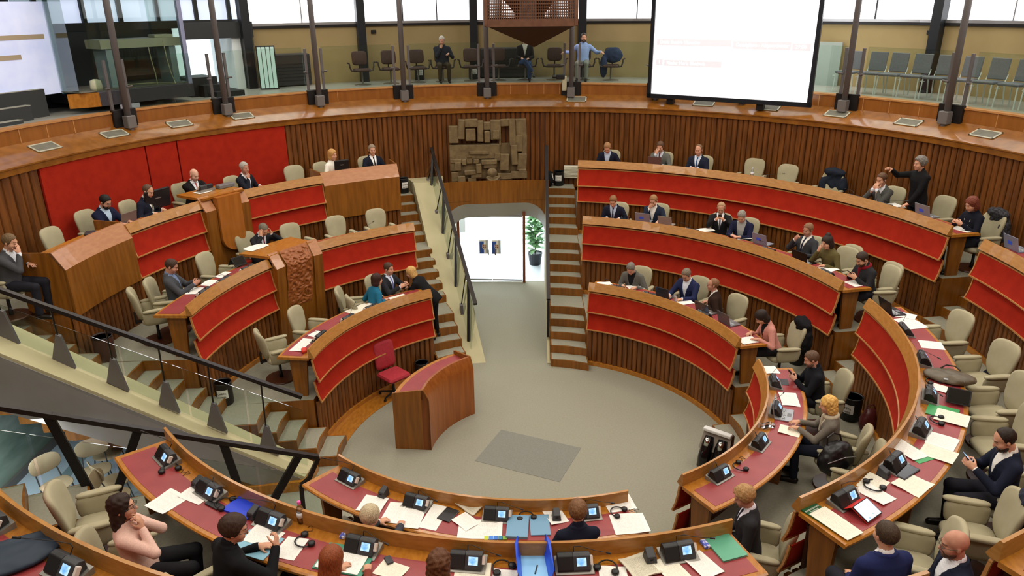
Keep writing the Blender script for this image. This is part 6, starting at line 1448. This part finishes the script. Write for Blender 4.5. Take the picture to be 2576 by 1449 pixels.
o = MB().box((0,0,.5),(.55,.04,1.0)).build('door_panel', mat('door_pale','98a29c',.5)); o.location = pt(42.6,10.9,ZG); o.rotation_euler = (0,0,-R(42.6)); tag(o,'pale door panel in the gallery just right of the big screen','panel')
# ---- the big screen
def big_screen():
    a, b = Vector((3.13,8.23,0)), Vector((6.34,6.10,0)); c = (a+b)/2; d = (b-a).normalized(); rz = math.atan2(d.y, d.x); w = (b-a).length; h = 2.55; z0 = 4.78
    t = thing('projection_screen','huge white display screen in a dark frame standing above the ledge','screen',(c.x,c.y,z0),rz)
    fm = mat('screen_frame','20242c',.35,metal=.3)
    f = MB()
    for s in (-1, 1): f.box((s*(w/2-.045),0,h/2),(.09,.09,h))
    f.box((0,0,.05),(w,.09,.10)).box((0,0,h-.05),(w,.09,.10)).build('frame', fm, t)
    MB().box((0,.01,h/2),(w-.16,.02,h-.18)).build('display', mat('screen_white','fbfcff',.5,emit=1.0), t)
    gm = mat('screen_grey_bar','d4d3da',.6,emit=.55); X = lambda u: -w/2+.09+u*(w-.18)
    for u0, u1, z, hh in ((.02,.51,1.30,.15),(.52,.867,1.27,.17),(.875,.98,1.25,.15),(.02,.068,.84,.13),(.078,.46,.83,.14)): MB().bbox((X((u0+u1)/2),-.002,z),((u1-u0)*(w-.18),.006,hh),.02).build('name_bar', gm, t)
    for s, u, z, sz in (('Denis Sandro Vincenzo',.04,1.30,.105),('Consigliere - Abgeordneter',.537,1.27,.105),('27:00',.893,1.25,.105),('1',.037,.84,.10),('Rieder Maria Elisabeth',.095,.83,.105)):
        k = text_curve(s, sz, mat('screen_text','ffffff',.5,emit=1.1), align='LEFT'); k.parent = t; k.location = (X(u),-.0065,z); k.rotation_euler = (R(90),0,0)
    MB().box((X(.18),-.002,2.0),(1.2,.004,.85)).build('picture', mat('screen_picture','eeeef6',.6,col2='fbf6f6',scale=(6,6,1),emit=.92), t)
    for s, z in (('Ass. Plenaria',1.98),('11.03.2020',1.84)):
        k = text_curve(s, .12, mat('screen_text_pale','e2e2e6',.5,emit=.88)); k.parent = t; k.location = (X(.60),-.004,z); k.rotation_euler = (R(90),0,0)
    for u in (.13,.72): MB().box((X(u),.10,-.06),(.16,.16,.14)).box((X(u),.12,.03),(.36,.10,.06)).build('bracket', M_BLACKM, t)
big_screen()
# ---- wooden box with a grid front hanging from the ceiling
def hanging_box():
    t = thing('hanging_housing','brown wooden housing with a fine grid front hanging from the ceiling, pointed below','housing',(.23,7.9,6.0)); m = mat('housing_wood','5d3a26',.5,col2='6a4530',scale=(8,8,8)); w, y0, z0, z1 = 1.0, -1.0, .51, 2.2
    P = [Vector((-w,y0,z0)),Vector((w,y0,z0)),Vector((w,-y0,z0)),Vector((-w,-y0,z0))]; ap = Vector((.10,0,0))
    MB().add(P+[ap],[(0,4,1),(1,4,2),(2,4,3),(3,4,0)]).build('pointed_base', mat('housing_dark','3c251a',.5), t)
    for nm, ax in (('front_grid',0),('rear_grid',1),('side_grid',2),('side_grid',3)):
        g = MB(); n = 46
        for i in range(n+1):
            s = -w+2*w*i/n; c = (s,y0,0) if ax == 0 else (s,-y0,0) if ax == 1 else (-w,s,0) if ax == 2 else (w,s,0)
            g.box((c[0],c[1],(z0+z1)/2),(.022,.022,z1-z0))
        for i in range(26):
            z = z0+.06+.065*i
            if z > z1: break
            g.box((0,y0 if ax == 0 else -y0,z),(2*w,.018,.022)) if ax < 2 else g.box((-w if ax == 2 else w,0,z),(.018,2*w,.022))
        g.build(nm, m, t)
    f = MB()
    for sx in (-1, 1):
        for sy in (-1, 1): f.box((sx*w,sy*-y0,(z0+z1)/2),(.07,.07,z1-z0))
    f.box((0,y0,z0+.06),(2*w,.05,.16)).box((0,-y0,z0+.06),(2*w,.05,.16)).box((-w,0,z0+.06),(.05,2*w,.16)).box((w,0,z0+.06),(.05,2*w,.16)).build('frame', m, t)
    MB().lathe([(0,z0),(.30,z0),(.36,z0+.25),(.62,z0+.55),(.78,z0+.9),(.8,z1),(0,z1)],28).build('inner_dome', mat('housing_inner','33211a',.7), t)
    MB().tube([(0,0,z1),(0,0,3.6)],.05,10).build('suspension', M_STEEL, t)
hanging_box()
def camera_device():
    t = thing('video_camera','small white and black camera clamped by a gallery column','camera',tuple(pt(7.2,9.05,5.06)),-R(7.2)); MB().bbox((0,0,.0),(.12,.12,.36),.015).build('bracket', mat('camera_cream','b8b294',.5), t)
    c = MB().bbox((-.10,-.02,.16),(.22,.13,.11),.015).build('body', M_BLACK, t); MB().tube([(-.20,-.03,.16),(-.30,-.05,.17)],.04,12).build('lens', M_BLACK, c)
camera_device()
# ---- left end of the gallery: interpreters' booth, bright doorway, dark steps
def booth():
    t0, t1 = -63.8, -49.2; org = pt(-56.5, 9.5, 5.05)
    t = thing('interpreter_booth','glass interpreter booth with a grey front shelf at upper left','booth',tuple(org))
    def p(nm, mb, m, **k): mb.build(nm, m, t, origin=org, **k)
    p('front_shelf', MB().sweep([(9.38,5.16),(9.38,5.42),(9.44,5.44),(11.0,5.44),(11.0,5.16)], t0+2.0, t1, 12), mat('shelf_grey','3b3a42',.6))
    p('shelf_end', MB().loft([[pt(t0+2.0,9.38,z) for z in (5.16,5.43)]+[pt(t0-1.0,9.62,z) for z in (5.43,5.16)],[pt(t0+2.05,9.40,z) for z in (5.16,5.43)]+[pt(t0-.95,9.64,z) for z in (5.43,5.16)]]), M_DESK)
    p('shelf_top', MB().sweep([(9.44,5.44),(9.44,5.455),(10.6,5.455),(10.6,5.44)], t0, t1-.3, 12), mat('shelf_stone','77746a',.6))
    p('front_glass', MB().sweep([(9.42,5.45),(9.43,5.45),(9.43,7.3),(9.42,7.3)], t0+2.0, t1, 6), M_GLASS)
    p('side_glass', MB().sweep([(9.43,5.45),(11.0,5.45),(11.0,7.3),(9.43,7.3)], t1-.06, t1, 1), M_GLASS)
    p('side_glass', MB().sweep([(9.5,5.45),(11.0,5.45),(11.0,7.3),(9.5,7.3)], t0, t0+.06, 1), M_GLASS)
    p('corner_post', MB().sweep([(9.40,5.42),(9.50,5.42),(9.50,7.1),(9.40,7.1)], t1-.5, t1, 1), mat('post_lilac','8f96b8',.4))
    p('roof', MB().sweep([(9.40,7.3),(11.0,7.3),(11.0,7.36),(9.40,7.36)], t0, t1, 6), M_BLACKM)
    for o in t.children: o.location = (0,0,0)
    d = thing('table','pale table with deep apron and two legs inside the glass booth','table',tuple(pt(-54.2,9.95,5.455)),R(54.2))
    MB().box((0,0,.83),(1.72,.6,.17)).build('apron', mat('table_pale','a4a68f',.5), d)
    for s in (-1, 1): MB().box((s*.68,0,.37),(.14,.5,.74)).build('leg', mat('leg_bluegrey','8fa2aa',.5), d)
    e = thing('interpreter_console','pale console box on the booth table, right end','console',tuple(pt(-50.8,9.95,6.37)),R(50.8)); MB().bbox((0,0,.03),(.40,.3,.06),.01).build('body', mat('console_pale','b4b49c',.5), e)
    w = tag(MB().lathe([(0,0),(.10,0),(.115,.05),(.10,.18),(.04,.21),(0,.21)],16,pt(-61.3,9.55,5.455)).build('desk_lamp', mat('lamp_cream','c8c8ac',.4), smooth=True), 'small cream dome device at the left end of the booth shelf', 'lamp')
    for i, (x0, x1) in enumerate(((.05,.14),(.22,.36))):
        o = pt(-53.6+i*1.0,9.72,5.46); tag(MB().tube([o+Vector((x0,0,.86)),o+Vector((x0+.02,0,.5)),o+Vector((x0+.07,-.02,.2)),o+Vector((x1,-.05,.0)),o+Vector((-.1,-.05,.01)),o+Vector((-.55,-.4,.01))],.010,6).build('cable', mat('cable_cream','b6ad8e',.5)), 'pale cable hanging from the booth table, '+('left one','right one')[i], 'cable')
    q = MB().box((0,0,0),(.42,.006,.16)).build('notice', mat('notice_pale','b9bdd2',.6)); q.location = pt(-58.2,9.36,5.07); q.rotation_euler = (0,0,R(58)); tag(q,'pale printed notice stuck below the booth shelf','notice')
booth()
DK = mat('booth_dark','191b1c',.6); DK2 = mat('booth_dark_grey','2c2f31',.6)
struct('wall_gallery_left', sector(MB(), 11.5, 11.6, -125, -45.5, 5.04, 9.6, 30), DK)
struct('wall_gallery_left_top', sector(MB(), 11.0, 11.08, -45.5, -36.5, 6.25, 6.62, 6), DK2)
struct('wall_booth_back', sector(MB(), 11.0, 11.06, -64.5, -49, 5.04, 6.50, 8), DK)
struct('window_20', sector(MB(), 11.40, 11.44, -62.5, -36.8, 6.66, 7.25, 10), mat('window_dim','b9c4dc',.5,emit=.85))
mb = MB()
for a in (-60.3,-55.4,-51.4,-47.2,-44.6,-42.6,-38.6): sector(mb, 11.32, 11.40, a-.22, a+.22, 6.6, 7.3, 1)
struct('trim_window_bars', mb, DK)
struct('trim_window_band', sector(sector(MB(), 11.3, 11.39, -64, -36.8, 7.22, 7.7, 10), 11.3, 11.39, -64, -36.8, 6.5, 6.67, 10), DK)
M_BRIGHT = mat('outdoor_daylight','eaf3f6',.8,emit=1.35)
struct('window_21', sector(MB(), 12.4, 12.44, -47, -36.8, 5.0, 6.6, 6), M_BRIGHT)
struct('wall_doorway_right', MB().prism([tuple(pt(-39.3,11.06)[:2]),tuple(pt(-38.2,11.06)[:2]),tuple(pt(-38.2,12.4)[:2]),tuple(pt(-39.6,12.4)[:2])], 5.04, 6.3), mat('doorway_white','dfe9ec',.7))
struct('door_1', MB().prism([tuple(pt(-38.2,11.0)[:2]),tuple(pt(-37.6,11.0)[:2]),tuple(pt(-37.6,11.2)[:2]),tuple(pt(-38.2,11.2)[:2])], 5.04, 6.5), DK2)
t = thing('glass_door','striped pale glass door leaf standing open by the bright doorway','door',tuple(pt(-36.4,10.35,ZG)),R(20))
MB().box((0,0,.52),(.44,.03,1.02)).build('frame', DK, t); m = MB()
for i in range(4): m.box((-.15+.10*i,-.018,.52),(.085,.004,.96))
m.build('glowing_stripe', mat('door_stripe','b6d2cc',.3,emit=.2), t)  # pale stripes glow faintly; their brightness is put into the material
t = thing('dark_steps','dark carpeted steps with pale edges in front of the bright doorway','steps',tuple(pt(-45.5,10.2,ZG)))
for i, (a0, a1, z) in enumerate(((-47.5,-43.9,.42),(-46.5,-43.0,.26),(-45.5,-41.6,.12))):
    MB().sweep([(9.6+.25*(2-i),5.045),(9.6+.25*(2-i),5.045+z),(10.9,5.045+z),(10.9,5.045)], a0, a1, 3).build('step', DK, t, origin=pt(-45.5,10.2,ZG))
for o in t.children: o.location = (0,0,0)
t = thing('dark_steps','dark steps with pale treads behind the ledge at the left edge','steps',tuple(pt(-72,10.0,ZG)))
for i, (a0, a1, z, r) in enumerate(((-82,-66.2,.50,9.9),(-82,-69.0,.26,9.7),(-82,-71.2,.06,9.5))):
    MB().sweep([(r,4.9),(r,5.045+z),(r+.8,5.045+z),(r+.8,4.9)], a0, a1, 6).build('step', DK2, t, origin=pt(-72,10.0,ZG)); MB().sweep([(r,5.046+z),(r,5.056+z),(r+.14,5.056+z),(r+.14,5.046+z)], a0, a1, 6).build('tread_edge', mat('tread_pale','9a9a90',.6), t, origin=pt(-72,10.0,ZG))
for o in t.children: o.location = (0,0,0)
t = thing('screen_reflection_panel','tall panel at the upper left corner painted as the big screen reflected in glass','panel',tuple(pt(-69,10.0,5.48)),R(69));  # added panel: the big screen's reflection painted as a faintly glowing surface
MB().box((0,0,.78),(1.9,.03,1.66)).build('image', mat('reflection_lilac','b9c3e6',.4,col2='c8d0ec',scale=(2,2,2),emit=.35), t)
for z, w, x in ((1.0,1.5,.05),(.66,1.0,-.25)): MB().box((x,-.02,z),(w,.005,.085)).build('bar', mat('reflection_bar','a89880',.5), t)
MB().box((-.55,-.02,1.35),(.7,.005,.5)).build('picture', mat('reflection_tan','a89484',.5), t); MB().box((.97,-.02,.8),(.07,.05,1.75)).build('frame', mat('reflection_frame_teal','4c7a86',.3), t)  # picture and frame belong to the added reflection panel
# ---- lobby chairs under the left tiers
def lobby_chair():
    t = thing('shell_chair','x','chair',group='beige shell chairs in the sunken lobby'); m = mat('shell_beige','a08a70',.5)
    mb = MB(); slab(mb, superell(.21,.20,2.6,24), [(-.006,.05),(-.006,.96),(0,1),(.006,.96),(.006,.05)], lambda p: Vector((p.x, p.z, .45+p.y+.4*p.x*p.x))); mb.build('seat', m, t, smooth=True)
    mb = MB(); slab(mb, superell(.23,.14,2.6,24), [(-.006,.05),(-.006,.96),(0,1),(.006,.96),(.006,.05)], lambda p: Rx(R(12)) @ Vector((p.x, p.y+.9*p.x*p.x, p.z))+Vector((0,-.22,.74))); mb.build('backrest', m, t, smooth=True)
    for sx in (-1, 1):
        for sy in (-1, 1): MB().tube([(sx*.15,sy*.13,.45),(sx*.21,sy*.20,0)],.010,6).build('leg', M_DGREY, t)
        MB().tube([(sx*.16,-.14,.45),(sx*.15,-.21,.66)],.010,6).build('back_bracket', M_DGREY, t)
    return t
l0 = lobby_chair(); first = True
for x, y, a, lb in ((-6.55,-1.0,150,'nearest the V of the dark struts'),(-6.95,-1.35,120,'leftmost, half behind a strut'),(-6.15,-1.3,40,'right of the V of the struts'),(-5.95,-1.65,80,'nearest the big beige armchair'),(-6.6,-.55,170,'farthest back, by the right strut')):
    l = 'beige shell chair in the sunken lobby, '+lb
    if first: c = l0; first = False; c['label'] = l
    else: c = dup(l0, label=l)
    c.location = (x,y,.006); c.rotation_euler = (0,0,-R(a))

# keep every label within sixteen words
for o in list(COL.objects):
    l = o.get('label')
    if l and len(l.replace('-', ' ').split()) > 16 and len(l.split()) > 16: o['label'] = ' '.join(l.split()[:16]).rstrip(',')
